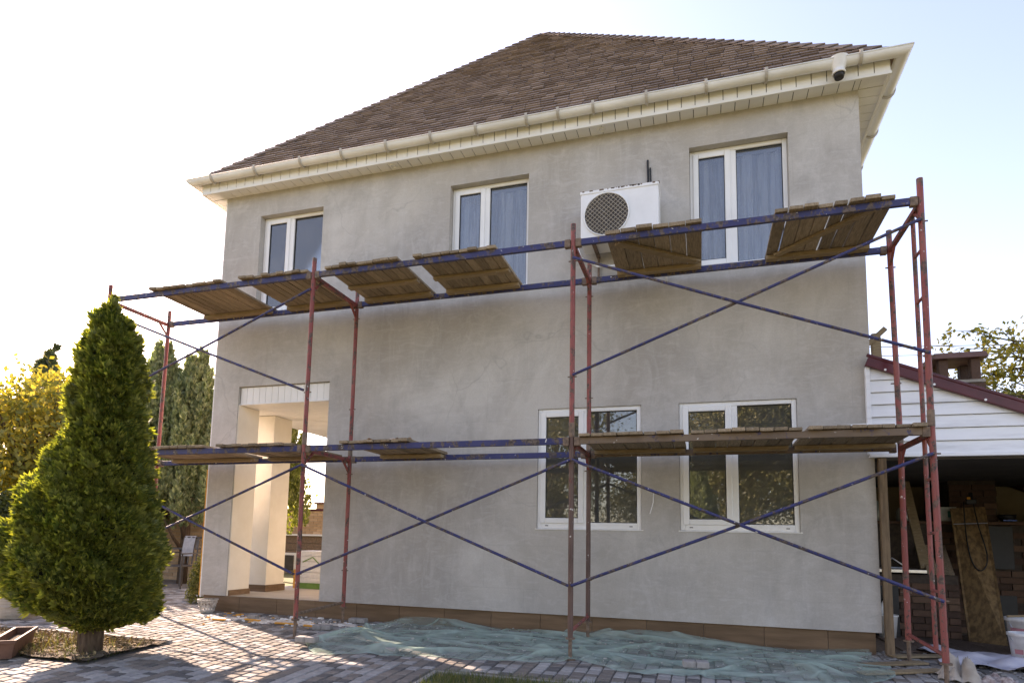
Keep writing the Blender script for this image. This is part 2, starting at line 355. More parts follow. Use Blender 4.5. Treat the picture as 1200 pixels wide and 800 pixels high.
def paver_mesh(L):
    if L not in pav_mesh:
        b = MB(); w, l, h, e = PW/2-.005, L/2-.005, .0, .008
        b.hexa([(-w,-l,-.05),(w,-l,-.05),(w,l,-.05),(-w,l,-.05),(-w,-l,-e),(w,-l,-e),(w,l,-e),(-w,l,-e)])
        n = len(b.v)-4; b.f.pop(1)
        b.v += [(-w+e,-l+e,0),(w-e,-l+e,0),(w-e,l-e,0),(-w+e,l-e,0)]
        m = len(b.v)-4; b.f.append((m,m+1,m+2,m+3))
        for i in range(4): b.f.append((n+i, n+(i+1) % 4, m+(i+1) % 4, m+i))
        me = bpy.data.meshes.new('paver'); me.from_pydata(b.v, [], b.f); me.materials.append(M['paver']); pav_mesh[L] = (me, b)
    return pav_mesh[L]
rest = MB()
for i, (xc, yc, L) in enumerate(cand):
    me, b = paver_mesh(L); sl_ = 0.045 if -4 < yc < 0 else 0; z = gz(yc)+random.uniform(-.003, .003)+.001
    if i < 300:
        o = bpy.data.objects.new('paver', me); COL.objects.link(o); o.parent = pav
        o.location = (xc, yc, z); o.rotation_euler = (math.atan(sl_)+random.uniform(-.01, .01), random.uniform(-.01, .01), random.uniform(-.012, .012))
    else:
        n = len(rest.v); rest.v += [(px+xc, py+yc, pz+z+sl_*py) for px, py, pz in b.v]; rest.f += [tuple(n+q for q in f) for f in b.f]
rest.build('pavers', M['paver'], pav, kind='stuff')
# kerb along the lawn, in lengths
for i in range(7):
    x0 = LAWN_X+i*.8
    b = MB().box(x0+.003, x0+.797, LAWN_Y-.055, LAWN_Y-.004, gz(LAWN_Y)-.1, gz(LAWN_Y)+.008)
    b.build('kerb', M['kerb'], None, bevel=.006, kind='structure')
for i in range(3):
    y1 = LAWN_Y-.06-i*.7
    b = MB(); b.hexa([(LAWN_X-.0, y1-.695, -.3), (LAWN_X+.05, y1-.695, -.3), (LAWN_X+.05, y1, -.3), (LAWN_X, y1, -.3),
        (LAWN_X, y1-.695, gz(y1-.695)+.006), (LAWN_X+.05, y1-.695, gz(y1-.695)+.006), (LAWN_X+.05, y1, gz(y1)+.006), (LAWN_X, y1, gz(y1)+.006)])
    b.build('kerb', M['kerb'], None, bevel=.006, kind='structure')
# grass
def grass_patch(name, x0, x1, y0, y1, n, h, label):
    xs = rng.uniform(x0, x1, n); ys = rng.uniform(y0, y1, n); a = rng.uniform(0, 6.283, n); hh = h*rng.uniform(.5, 1.35, n); ln = hh*rng.uniform(.1, .75, n); t = rng.uniform(0, 6.283, n); w = .0035
    zs = 0.045*np.clip(ys, -4, 0)-.05
    V = np.zeros((n, 3, 3)); V[:, 0] = np.stack([xs-w*np.cos(a), ys-w*np.sin(a), zs], 1); V[:, 1] = np.stack([xs+w*np.cos(a), ys+w*np.sin(a), zs], 1)
    V[:, 2] = np.stack([xs+ln*np.cos(t), ys+ln*np.sin(t), zs+hh], 1)
    np_mesh(name, V, 3, M['grass'], None, kind='stuff', label=label)
grass_patch('grass', LAWN_X+.06, 2.4, -3.4, LAWN_Y-.06, 30000, .105, 'uneven green grass growing inside the kerb')

# ------------------------------------------------------------------ HOUSE
H = thing('house', (-1.27, 3.7, 0), 'two storey house with bare grey plaster and brown hip roof', 'house')
def holed_wall(xs0, xs1, zs0, zs1, y0, y1, holes):
    xs = sorted({xs0, xs1, *[h[0] for h in holes], *[h[1] for h in holes]}); zs = sorted({zs0, zs1, *[h[2] for h in holes], *[h[3] for h in holes]})
    b = MB(); full = {}
    for i in range(len(xs)-1):
        for j in range(len(zs)-1):
            cx, cz = (xs[i]+xs[i+1])/2, (zs[j]+zs[j+1])/2
            full[i, j] = not any(h[0] < cx < h[1] and h[2] < cz < h[3] for h in holes)
    for (i, j), fl in full.items():
        if not fl: continue
        a, c, d, e = xs[i], xs[i+1], zs[j], zs[j+1]
        b.quad((a,y0,d),(c,y0,d),(c,y0,e),(a,y0,e)); b.quad((c,y1,d),(a,y1,d),(a,y1,e),(c,y1,e))
        if not full.get((i-1, j)): b.quad((a,y1,d),(a,y0,d),(a,y0,e),(a,y1,e))
        if not full.get((i+1, j)): b.quad((c,y0,d),(c,y1,d),(c,y1,e),(c,y0,e))
        if not full.get((i, j-1)): b.quad((a,y1,d),(c,y1,d),(c,y0,d),(a,y0,d))
        if not full.get((i, j+1)): b.quad((a,y0,e),(c,y0,e),(c,y1,e),(a,y1,e))
    return b
ZS, ZP = 6.0, .21
UP_W = [(-4.81, -3.77), (-1.86, -.80), (1.126, 2.18)]; LO_W = [(-.643, .565), (.979, 2.185)]
UZ, LZ = (4.16, 5.63), (1.19, 2.61)
holes = [(a, b_, *UZ) for a, b_ in UP_W]+[(a, b_, *LZ) for a, b_ in LO_W]+[(-5.0, -3.53, ZP-.2, 3.12)]
front = holed_wall(XL, XR, ZP, ZS, 0, .34, [(h[0], h[1], max(h[2], ZP), h[3]) if h[2] >= ZP else (h[0], h[1], ZP, h[3]) for h in holes])
front.build('front_wall', M['plaster'], H, label='bare grey plastered front wall with window openings')
MB().box(XL, XL+.3, .342, 7.7, 2.95, ZS).box(XL, XL+.3, 3.2, 7.7, 0, 2.948).build('side_wall', M['plaster'], H)
MB().box(XR-.3, XR, .342, 7.7, 0, ZS).build('side_wall', M['plaster'], H)
MB().box(XL+.302, XR-.302, 7.4, 7.7, 0, ZS).build('back_wall', M['plaster'], H)
MB().box(XL+.302, XR-.302, .342, 7.398, 3.16, 3.4).build('floor_slab', M['dark'], H)
MB().box(XL+.302, XR-.302, .342, 7.398, 5.8, 5.9).build('ceiling', M['dark'], H)
MB().box(XL+.3, XR-.3, .342, 7.398, -.1, .1).build('floor_slab', M['dark'], H)
MB().box(-3.3, -3.1, .342, 3.2, .102, 3.158).box(XL+.302, -3.302, 3.0, 3.2, .102, 2.86).build('porch_wall', M['cream'], H)
# corner bead of render foam on the left edge
MB().box(XL-.02, XL-.001, .004, .3, .18, ZS-.02).build('corner_edge', M['foam'], H, label='white foam edge at the left corner')
b = MB().box(XL-.045, XL-.021, .01, .05, .2, 1.95); b.build('foam_strip', M['orange'], H, label='orange foam strip up the left corner')
# porch
MB().box(XL+.05, -3.302, .0455, 3.0, .1, ZP+.002).build('porch_floor', M['concrete'], H)
MB().box(-4.998, -4.985, .012, .45, ZP, 2.86).build('pillar_face', M['cream'], H)
MB().box(XL+.01, -5.0, .3415, .45, ZP, 2.86).build('pillar', M['cream'], H)
MB().box(XL+.01, -4.97, .8, 1.24, ZP, 2.86).build('column', M['cream'], H, bevel=.006)
b = MB(); b.box(XL+.0, -4.955, .785, 1.255, ZP, ZP+.1); b.build('column_base', M['plinth'], H)
b = MB().box(-4.985, -4.97, .03, .46, ZP, ZP+.075); b.build('skirting', M['plinth'], H)
for i in range(14):
    x0 = -4.992+i*.104
    MB().box(x0+.002, min(x0+.102, -3.534), .04, .055, 2.88, 3.112).build('lintel_panel', M['vinyl'], H, bevel=.003)
MB().box(-4.996, -3.534, .03, .06, 2.862, 2.879).build('lintel_trim', M['vinyl'], H)
for i in range(20):
    y0 = .062+i*.147
    MB().box(XL+.0, -3.302, y0+.002, y0+.145, 2.866, 2.876).build('porch_ceiling_panel', M['vinyl'], H)
MB().box(XL+.0, -3.302, .345, 3.0, 2.88, 2.948).build('porch_ceiling', M['cream'], H)
# plinth tiles
MB().box(XL+.06, XR-.08, .045, .335, -.1, ZP-.002).build('plinth_core', M['grout'], H)
xs = XL+.03; 
while xs < XR-.1:
    w = min(.6, XR-.05-xs)
    MB().box(xs+.002, xs+w-.002, .028, .0445, -.06, ZP-.003).build('plinth_tile', M['plinth'], H, bevel=.002); xs += .6
# windows
def make_window(x0, x1, z0, z1, yf, lf, sill):
    w = x1-x0; b = MB(); y0, y1 = yf, yf+.07
    fr, tp = .05, .05
    xm0 = x0+w*lf; xm1 = xm0+.075
    b.box(x0+.002, x0+fr, y0, y1, z0+.002, z1-.002).box(x1-fr, x1-.002, y0, y1, z0+.002, z1-.002)
    b.box(x0+fr, x1-fr, y0, y1, z1-tp, z1-.002).box(x0+fr, x1-fr, y0, y1, z0+.002, z0+.075).box(xm0, xm1, y0, y1, z0+.075, z1-tp)
    wi = b.build('window', M['pvc'], H, bevel=.006)
    sx0, sx1, sz0, sz1, t = x0+fr-.012, xm0+.012, z0+.063, z1-tp+.012, .062
    s = MB(); ya, yb = y0-.014, y1-.03
    s.box(sx0, sx0+t, ya, yb, sz0, sz1).box(sx1-t, sx1, ya, yb, sz0, sz1).box(sx0+t, sx1-t, ya, yb, sz0, sz0+t).box(sx0+t, sx1-t, ya, yb, sz1-t, sz1)
    s.build('sash', M['pvc'], wi, bevel=.008)
    gk = MB()
    for (a, c, d, e, yy) in ((sx0+t, sx1-t, sz0+t, sz1-t, ya+.012), (xm1, x1-fr, z0+.075, z1-tp, y0+.02)):
        gk.box(a, a+.008, yy, yy+.01, d, e).box(c-.008, c, yy, yy+.01, d, e).box(a+.008, c-.008, yy, yy+.01, d, d+.008).box(a+.008, c-.008, yy, yy+.01, e-.008, e)
        MB().box(a+.001, c-.001, yy+.012, yy+.016, d+.001, e-.001).build('pane', M['glass'], wi)
    gk.build('gasket', M['black'], wi)
    dr = MB().box(x0+.1, x0+.135, y0-.004, y0+.0, z0+.03, z0+.042).box(x1-.135, x1-.1, y0-.004, y0, z0+.03, z0+.042); dr.build('drain_cap', M['grout'], wi)
    MB().box(x0-.015, x1+.02, y0-.12 if sill else y0-.03, y0+.01, z0-.012, z0+.001).build('sill', M['pvc'], wi, bevel=.004)
    # room box behind
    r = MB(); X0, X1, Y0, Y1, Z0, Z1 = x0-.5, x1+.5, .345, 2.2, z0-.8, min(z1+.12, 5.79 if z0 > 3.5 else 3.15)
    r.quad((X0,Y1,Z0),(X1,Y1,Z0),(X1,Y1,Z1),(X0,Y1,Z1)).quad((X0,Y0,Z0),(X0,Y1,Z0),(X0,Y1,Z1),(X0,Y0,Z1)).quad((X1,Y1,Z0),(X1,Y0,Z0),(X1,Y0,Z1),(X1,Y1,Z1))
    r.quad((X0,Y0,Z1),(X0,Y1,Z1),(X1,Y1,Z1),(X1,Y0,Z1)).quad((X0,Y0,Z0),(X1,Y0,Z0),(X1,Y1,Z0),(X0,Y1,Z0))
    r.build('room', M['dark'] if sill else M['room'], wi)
    return wi
for a, b_ in UP_W: make_window(a, b_, *UZ, .10, .415, True)
for a, b_ in LO_W: make_window(a, b_, *LZ, .02, .445, False)
cl = ['sheer patterned curtain in the window above the porch opening', 'sheer patterned curtain in the upper window between porch side and air conditioner', 'sheer patterned curtain in the upper window right beside the air conditioner']
for i, (a, b_) in enumerate(UP_W):
    b = MB(); n = 90; x0, x1 = a+.02, b_-.02
    for k in range(n+1):
        x = x0+(x1-x0)*k/n; y = .25+.045*math.sin(k*.42+1.2*math.sin(k*.13+i))+.012*math.sin(k*1.3+i)
        b.v += [(x, y, UZ[0]-.3), (x, y*.9+.025, (UZ[0]+UZ[1])/2), (x, .25+.02*math.sin(k*.42+1.2*math.sin(k*.13+i)), UZ[1]-.06)]
        if k: q = 3*(k-1); b.f += [(q, q+3, q+4, q+1), (q+1, q+4, q+5, q+2)]
    b.build('curtain', M['curtain'], None, smooth=True, label=cl[i], cat='curtain')
# ------------------------------------------------------------------ roof
EX0, EX1, EY0, EZ = -5.76, 3.22, -.27, 6.16
AP = Vector((-1.63, 3.88, 10.89)); EY1 = 2*AP.y-EY0
corner = [Vector((EX0, EY0, EZ)), Vector((EX1, EY0, EZ)), Vector((EX1, EY1, EZ)), Vector((EX0, EY1, EZ))]
rb = MB()
for i in range(4): rb.quad(corner[i], corner[(i+1) % 4], AP)
rb.quad(*[c-Vector((0, 0, .03)) for c in reversed(corner)])
roof = rb.build('roof', M['shingle'], H)
def tabs(A, B, apex, ex=.125, tw=.185):
    ax = (B-A).normalized(); Wd = (B-A).length; mid = apex-A; px = mid.dot(ax); upv = mid-ax*px; Ls = upv.length; upv.normalize(); nrm = ax.cross(upv).normalized()
    out = []; k = 0; s = -.02
    while s < Ls-.05:
        off = random.uniform(0, tw); lo = s; hi = min(s+ex*1.15, Ls)
        xl = max(lo, 0)/Ls*px; xr = Wd-max(lo, 0)/Ls*(Wd-px); x = xl-off
        while x < xr:
            w = tw*random.uniform(.85, 1.15); a, c = max(x, xl), min(x+w, xr)
            if c-a > .03:
                hl = hi/Ls*px; hr = Wd-hi/Ls*(Wd-px)
                out.append((a+.005, c-.005, max(a, hl)+.005, min(c, hr)-.005, lo+random.choice([-.012, 0, .018]), hi))
            x += w
        s += ex; k += 1
    def pts(t):
        a, c, ah, ch, lo, hi = t; ch = max(ch, ah+.002); P = lambda u, v, h: A+ax*u+upv*v+nrm*h
        t0 = .023
        return [P(a, lo, .003), P(c, lo, .003), P(ch, hi, .001), P(ah, hi, .001), P(a, lo, t0), P(c, lo, t0), P(ch, hi, .004), P(ah, hi, .004)]
    return out, pts
ts, pts = tabs(corner[0], corner[1], AP)
ts2 = [(t, pts(t)) for t in ts]
def tsz(t):
    P = t[1]; u0 = proj(P[4]); u1 = proj(P[5]); u2 = proj(P[6]); return -abs((u1[0]-u0[0])*(u2[1]-u1[1])-(u1[1]-u0[1])*(u2[0]-u1[0]))
ts2.sort(key=tsz)
rs = MB()
for i, (t, P) in enumerate(ts2):
    if i < 300: MB().hexa(P).build('shingle', M['shingle'], roof)
    else: rs.hexa(P)
for i in (1, 3):
    tt, pp = tabs(corner[i], corner[(i+1) % 4], AP)
    for t in tt: rs.hexa(pp(t))
rs.build('shingles', M['shingle'], roof, kind='stuff')
for i in range(4):
    a, c = corner[i], AP; L = (c-a).length; n = int(L/.19); d = (c-a)/L; out = Vector(((-1, 1, 1, -1)[i], (-1, -1, 1, 1)[i], 0)).normalized(); sd = d.cross(Vector((0, 0, 1))).normalized(); nn = sd.cross(d).normalized()
    if i == 2: continue
    for k in range(n):
        p = a+d*(k*.19+.05); q = p+d*.235; b = MB(); h = .035; w = .115; dr = .075
        for (P, hh) in ((p, h+.012), (q, h-.012)):
            b.v += [tuple(P-sd*w+nn*(hh-dr)), tuple(P+nn*hh), tuple(P+sd*w+nn*(hh-dr)), tuple(P+sd*w+nn*(hh-dr-.012)), tuple(P+nn*(hh-.014)), tuple(P-sd*w+nn*(hh-dr-.012))]
        b.f += [(0, 1, 7, 6), (1, 2, 8, 7), (2, 3, 9, 8), (3, 4, 10, 9), (4, 5, 11, 10), (5, 0, 6, 11), (0, 5, 4, 1), (1, 4, 3, 2), (6, 7, 10, 11), (7, 8, 9, 10)]
        b.build('ridge_cap', M['shingle'], roof)
# eaves: soffit strips, fascia strips, trim, gutters
SX0, SX1, SY0 = EX0+.06, EX1-.06, EY0+.05
def strips(n0, n1, w, fn, name):
    k = n0
    while k < n1-.01:
        fn(k+.004, min(k+w, n1)-.004, name); k += w
def sof(a, c, name): MB().box(a, c, SY0+.012, -.002, 5.985, 5.993).build(name, M['vinyl'], H)
strips(XL, XR, .15, sof, 'soffit_panel')
for sgn, xe, xw in ((-1, SX0+.012, XL-.002), (1, XR+.002, SX1-.012)):
    a, c = min(xe, xw), max(xe, xw)
    y = .0
    while y < 7.5:
        MB().box(a, c, y+.004, y+.146, 5.985, 5.993).build('soffit_panel', M['vinyl'], H); y += .15
    # corner pieces, mitred
    d = (c-a)
    for k in range(3):
        f0, f1 = k/3, (k+1)/3
        if sgn > 0: P = lambda f: (XR+.002+(SX1-.012-XR)*f)
        else: P = lambda f: (XL-.002-(XL-SX0-.012)*f)
        Y = lambda f: -.002+(SY0+.014)*f
        x_a, x_b = P(f0), P(f1); y_a, y_b = Y(f0), Y(f1); ye = SY0+.012; xe_ = SX1-.012 if sgn > 0 else SX0+.012
        b = MB(); b.quad((x_a, ye, 5.989), (x_b, ye, 5.989), (x_b, y_b, 5.989), (x_a, y_a, 5.989)); b.quad((xe_, y_a, 5.990), (xe_, y_b, 5.990), (x_b, y_b, 5.990), (x_a, y_a, 5.990))
        b.build('soffit_panel', M['vinyl'], H)
MB().box(SX0, SX1, SY0, SY0+.03, 5.965, 5.998).build('soffit_trim', M['vinyl'], H, bevel=.003)
MB().box(SX1-.03, SX1, SY0+.031, 7.6, 5.965, 5.998).build('soffit_trim', M['vinyl'], H, bevel=.003)
MB().box(SX0, SX0+.03, SY0+.031, 7.6, 5.965, 5.998).build('soffit_trim', M['vinyl'], H, bevel=.003)
def fas(a, c, name): MB().box(a, c, SY0+.006, SY0+.02, 5.999, 6.14).build(name, M['vinyl'], H)
strips(SX0, SX1, .15, fas, 'fascia_panel')
MB().box(SX1-.02, SX1-.006, SY0+.022, 7.6, 5.999, 6.14).build('fascia_panel', M['vinyl'], H)
MB().box(SX0+.006, SX0+.02, SY0+.022, 7.6, 5.999, 6.14).build('fascia_panel', M['vinyl'], H)
MB().box(SX0+.022, SX1-.022, SY0+.0225, 7.6, 6.001, 6.125).build('eave_shade_backing', M['dark'], H)  # dark backing added so the gaps between eave strips read as shade
GR, GZ_, GY, GX0, GX1 = .068, 6.145, EY0-.035, EX0-.035, EX1+.035
def gutter_profile(): return [(math.cos(t), math.sin(t)) for t in [math.pi+math.pi*k/12 for k in range(13)]]
def gutter(p0, p1, side0, side1, name='gutter'):
    p0, p1 = Vector(p0), Vector(p1); d = (p1-p0).normalized(); sd = d.cross(Vector((0, 0, 1))); b = MB(); pr = gutter_profile(); n = len(pr)
    for (rad) in (GR, GR-.006):
        for P, mt in ((p0, side0), (p1, side1)):
            for (c, s) in pr: b.v.append(tuple(P+sd*c*rad+Vector((0, 0, 1))*s*rad+d*(mt*c*rad)))
    for i in range(n-1):
        b.f.append((i, i+1, n+i+1, n+i)); b.f.append((2*n+i, 3*n+i, 3*n+i+1, 2*n+i+1))
    b.f += [(0, n, 3*n, 2*n), (n-1, 2*n-1+2*n-n+n-0-n, 0, 0)][:1]
    o = b.build(name, M['gutter'], H, smooth=True)
    lip = MB(); lip.tube([p0+sd*GR+d*side0*GR, p1+sd*GR+d*side1*GR], .009, 6); lip.build('gutter_lip', M['gutter'], o, smooth=True)
    return o, d, sd
gf, dF, sF = gutter((GX0, GY, GZ_), (GX1, GY, GZ_), -1, 1)
gs, dR, sR = gutter((GX1, GY, GZ_), (GX1, 7.8, GZ_), -1, 0)
gl, dL, sL = gutter((GX0, 7.8, GZ_), (GX0, GY, GZ_), 0, 1)
def bracket(P, d, sd, parent):
    b = MB(); pr = [(math.cos(t), math.sin(t)) for t in [math.pi*1.0+math.pi*k/10 for k in range(11)]]
    r = GR+.011; pts = [P+sd*c*r+Vector((0, 0, s*r)) for c, s in pr]+[P+sd*r*1.0+Vector((0, 0, .03))]
    for i in range(len(pts)-1): b.bar(pts[i], pts[i+1], .03, .012, d.cross(pts[i+1]-pts[i]))
    b.build('gutter_bracket', M['bracket'], parent)
for bx in (-5.42, -4.68, -3.94, -3.3, -2.64, -2.01, -1.4, -.75, -.36, .06, .67, 1.32, 1.94, 2.85): bracket(Vector((bx, GY, GZ_)), dF, sF, gf)
for by in (.35, 1.1, 1.9, 2.7, 3.5): bracket(Vector((GX1, by, GZ_)), dR, sR, gs)
MB().lathe([(.10, .05), (.085, -.01), (.06, -.06), (.058, -.095), (.066, -.1), (.066, -.12), (.055, -.12), (.05, -.08), (.05, .0)], (2.65, GY, GZ_-.03), 20).build('gutter_outlet', M['gutter'], gf, smooth=True)
MB().lathe([(.0, -.16), (.044, -.165), (.05, -.13), (.05, -.06)], (2.65, GY, GZ_-.03), 16).build('outlet_shade', M['black'], gf, smooth=True)  # black tip painted in for the shade inside the outlet mouth
for vx in (-2.65, .12): MB().lathe([(.0, .006), (.03, .006), (.03, -.004), (.045, -.008), (.05, .0), (.05, .01)], (vx, -.10, 5.978), 20).build('soffit_light', M['vinyl'], H, smooth=True)
# conduit stubs in the wall
b = MB(); b.tube([(.66, -.012, 5.28), (.655, -.012, 5.55)], .012, 6).tube([(.69, -.01, 5.27), (.685, -.01, 5.45)], .009, 6); b.build('conduit', M['black'], H)
MB().tube([(.70, -.002, 1.62), (.695, -.02, 1.5), (.66, -.03, 1.37)], .005, 6).build('cable_stub', M['white'], H)

# ------------------------------------------------------------------ air conditioner
A = thing('air_conditioner', (.36, -.15, 4.42), 'white outdoor air conditioning unit with round fan grille on house wall', 'air conditioner')
ax0, ax1, ay0, ay1, az0, az1 = -.07, .80, -.40, -.08, 4.43, 5.04
b = MB().box(ax0, ax1, ay0, ay1, az0, az1); b.build('casing', M['white'], A, bevel=.012)
b = MB().box(ax0-.006, ax1+.006, ay0-.008, ay1+.006, az1-.03, az1+.006); b.build('lid', M['white'], A, bevel=.005)
fc = Vector((.225, ay0-.0065, 4.74)); b = MB(); n = 40
for k in range(n):
    t0, t1 = 2*math.pi*k/n, 2*math.pi*(k+1)/n
    b.quad(fc, fc+Vector((.245*math.cos(t0), 0, .245*math.sin(t0))), fc+Vector((.245*math.cos(t1), 0, .245*math.sin(t1))))
b.build('fan_well_shade', M['chairmetal'], A)  # flat disc on the casing, its dark colour stands in for recess shade
gr = MB(); fy = ay0-.012
for k in range(-6, 7):
    h = k*.037; w = math.sqrt(max(.245**2-h*h, 0))
    q_ = .7071; gr.bar((fc.x+(-w-h)*q_, fy, fc.z+(-w+h)*q_), (fc.x+(w-h)*q_, fy, fc.z+(w+h)*q_), .009, .006); gr.bar((fc.x+(-w+h)*q_, fy-.002, fc.z+(w+h)*q_), (fc.x+(w+h)*q_, fy-.002, fc.z+(-w+h)*q_), .009, .006)
gr.build('grille', M['mortar'], A)
b = MB().tube([fc+Vector((.252*math.cos(t), -.008, .252*math.sin(t))) for t in [2*math.pi*k/36 for k in range(37)]], .008, 6, False); b.build('grille_ring', M['white'], A, smooth=True)
MB().box(ax0+.03, ax0+.545, ay0-.004, ay0-.0005, az0+.03, az1-.045).build('front_panel', M['white'], A, bevel=.002)
for q in range(26):
    gx = random.uniform(ax0, ax1); gw = random.uniform(.006, .03); MB().box(gx, gx+gw, ay0-.0095, ay0+random.uniform(.0, .05), az1-random.uniform(.0, .012)+.0, az1+.0075).build('grime_flake', M['rust'], A)
for bx in (.08, .64): MB().bar((bx, -.42, 4.415), (bx, -.002, 4.415), .04, .025).bar((bx, -.012, 4.42), (bx, -.012, 4.1), .04, .02).build('wall_bracket', M['rust'], A)
MB().tube([(.82, -.2, 4.62), (.86, -.15, 4.5), (.87, -.06, 4.3), (.86, -.02, 4.0)], .012, 6).build('refrigerant_pipe', M['white'], A, smooth=True)
MB().tube([(-.12, -.3, 4.43), (-.08, -.3, 4.3), (.1, -.25, 4.2), (.4, -.2, 4.2), (.6, -.1, 4.22)], .012, 6).build('drain_hose', M['white'], A, smooth=True)

# ------------------------------------------------------------------ scaffold
SC = thing('scaffold', (-1.5, -.74, -.03), 'red and blue metal frame scaffold with four pairs of posts before the house', 'scaffold')
BX = [-6.09, -3.02, .01, 3.05]; YF, YB = -1.235, -.25; Z1, Z2 = 2.02, 4.04
for i, x in enumerate(BX):
    for y in (YF, YB):
        zt = 4.24; zg = gz(y); jx, jy = random.uniform(-.012, .012), random.uniform(-.012, .012)
        p2 = MB().tube([(x+jx, y+jy, 2.1205), (x, y, zt)], .0255, 12).build('post', M['red'], SC, smooth=False)
        p = MB().tube([(x, y, zg+.19), (x+jx, y+jy, 2.12)], .0255, 12).build('post', M['redworn'] if i == 2 else M['red'], SC, smooth=False)
        MB().tube([(x+jx, y+jy, 2.06), (x+jx, y+jy, 2.2)], .029, 10).build('sleeve', M['rust'], p)
        MB().tube([(x, y, zg+.006), (x, y, zg+.26)], .018, 8).tube([(x, y, zg+.185), (x, y, zg+.2)], .045, 12).box(x-.055, x+.055, y-.055, y+.055, zg-.0, zg+.008).build('base_jack', M['rust'], p)
        for z in (.63, 1.83, 2.66, 3.85): MB().tube([(x-.045, y, z), (x+.045, y, z)], .007, 6).build('brace_pin', M['rust'], p)
    for z in (Z1, Z2):
        MB().bar((x, YF+.025, z-.015), (x, YB-.025, z-.015), .04, .04).bar((x, YF+.02, z-.17), (x, YF+.17, z-.03), .022, .022).bar((x, YB-.02, z-.17), (x, YB-.17, z-.03), .022, .022).build('crossbar', M['red'], SC)
    MB().tube([(x, YF+.02, .2), (x, YB-.02, .24)], .017, 8).build('crossbar', M['rust'] if i == 1 else M['red'], SC)
for i in range(3):
    xa, xb = BX[i]+.03, BX[i+1]-.03
    for z in (Z1, Z2):
        for y in (YF, YB):
            MB().box(xa+.04, xb-.04, y-.02, y+.02, z-.034, z+.03).build('ledger', M['blueworn'] if (i == 2 and z < 3) else M['blue'], SC, bevel=.004)
    for (za, zb) in ((.63, 1.83), (2.67, 3.86)):
        if i == 1 and za > 2: continue
        b = MB().tube([(xa-.02, YF-.034, za), ((xa+xb)/2, YF-.036, (za+zb)/2-.01), (xb+.02, YF-.034, zb)], .0145, 8); b.build('brace', M['blue'], SC)
        b = MB().tube([(xa-.02, YF-.066, zb), ((xa+xb)/2, YF-.066, (za+zb)/2-.01), (xb+.02, YF-.066, za)], .0145, 8); b.build('brace', M['blue'], SC)
for i, x in enumerate(BX):
    for y in (YF, YB):
        for z in (Z1, Z2):
            for sg in (-1, 1):
                if (i == 0 and sg < 0) or (i == 3 and sg > 0): continue
                MB().box(min(x+sg*.026, x+sg*.085), max(x+sg*.026, x+sg*.085), y-.026, y+.026, z-.05, z+.036).build('coupler', M['rust'], SC, bevel=.006)
x = BX[3]; yl = YF+.235
ld = MB().tube([(x+.005, yl, .2), (x, yl, 1.98)], .019, 8).tube([(x, yl, 2.07), (x, yl, 3.99)], .019, 8).build('ladder', M['red'], SC)
for z in (.70, 1.18, 1.63, 2.75, 3.2, 3.62): MB().tube([(x, YF+.02, z), (x, yl-.015, z)], .013, 8).build('rung', M['red'], ld)

# ------------------------------------------------------------------ deck panels
def deck(x0, x1, z, ya, yb, nplank, label, batt, grp, th=.032, jit=.03):
    zb = z+.031
    D = thing('deck_panel', ((x0+x1)/2, (ya+yb)/2, zb), label, 'deck panel', grp)
    w = (x1-x0)/nplank; sk_ = random.uniform(-.02, .02)
    for k in range(nplank):
        gap = random.choice([.004, .008, .014, .022] if th > .034 else [.003, .004, .006, .016]); a, c = x0+k*w+gap/2, x0+(k+1)*w-gap/2; dy0, dy1 = random.uniform(-jit, jit), random.uniform(-jit*.7, jit*.7); t = th*random.uniform(.85, 1.1); s1 = random.uniform(-.006, .006)
        dz = random.uniform(0, .006)
        MB().hexa([(a, ya+dy0, zb+dz), (c, ya+dy0+s1, zb+dz), (c+s1, yb+dy1, zb+dz), (a+s1, yb+dy1, zb+dz), (a, ya+dy0, zb+dz+t), (c, ya+dy0+s1, zb+dz+t), (c+s1, yb+dy1, zb+dz+t), (a+s1, yb+dy1, zb+dz+t)]).build('plank', M['plank'], D, bevel=.004)
    for bt in batt:
        if bt == 'b': MB().box(x0+.01, x1-.01, YB-.115, YB-.022, z-.012, zb-.001).build('batten', M['batten'], D, bevel=.003)
        if bt == 'f': MB().box(x0+.01, x1-.01, YF+.022, YF+.105, z-.012, zb-.001).build('batten', M['batten'], D, bevel=.003)
        if bt == 'm': MB().box(x0+.01, x1-.01, (ya+yb)/2-.02, (ya+yb)/2+.06, z+.0, zb-.001).build('batten', M['batten'], D, bevel=.003)
        if bt == 'd': MB().bar((x0+.1, ya+.2, z+.012), (x1-.04, yb-.22, z+.012), .09, .03).build('batten', M['batten'], D, bevel=.003)
        if bt == 'e': MB().bar((x0+.1, yb-.18, z+.012), (x1-.15, ya+.14, z+.012), .07, .03).build('batten', M['batten'], D, bevel=.003)
    return D
UG, LG = 'wooden deck panels on the upper scaffold level', 'wooden deck panels on the lower scaffold level'
ya, yb = YF-.06, YB+.05
deck(-5.38, -4.28, Z2, ya, yb, 10, 'grey plank panel on upper scaffold level just past the house corner', 'b', UG)
deck(-4.02, -3.08, Z2, ya, yb, 9, 'plank panel on upper scaffold level across the window above the porch', 'b', UG)
deck(-2.86, -1.92, Z2, ya, yb, 9, 'plank panel with middle batten on upper scaffold level between two windows', 'bm', UG)
deck(-1.74, -.80, Z2, ya, yb, 9, 'plank panel with middle batten on upper scaffold level under a bedroom window', 'bm', UG)
deck(.33, 1.25, Z2, ya, yb, 6, 'plank panel with diagonal batten in front of the air conditioner', 'bd', UG, .036)
deck(1.88, 2.86, Z2, ya, yb, 8, 'plank panel with diagonal batten beside the ladder frame of the scaffold', 'be', UG, .036)
deck(-5.75, -4.37, Z1, ya, yb, 11, 'plank panel on lower scaffold level beside the conical thuja', 'bf', LG)
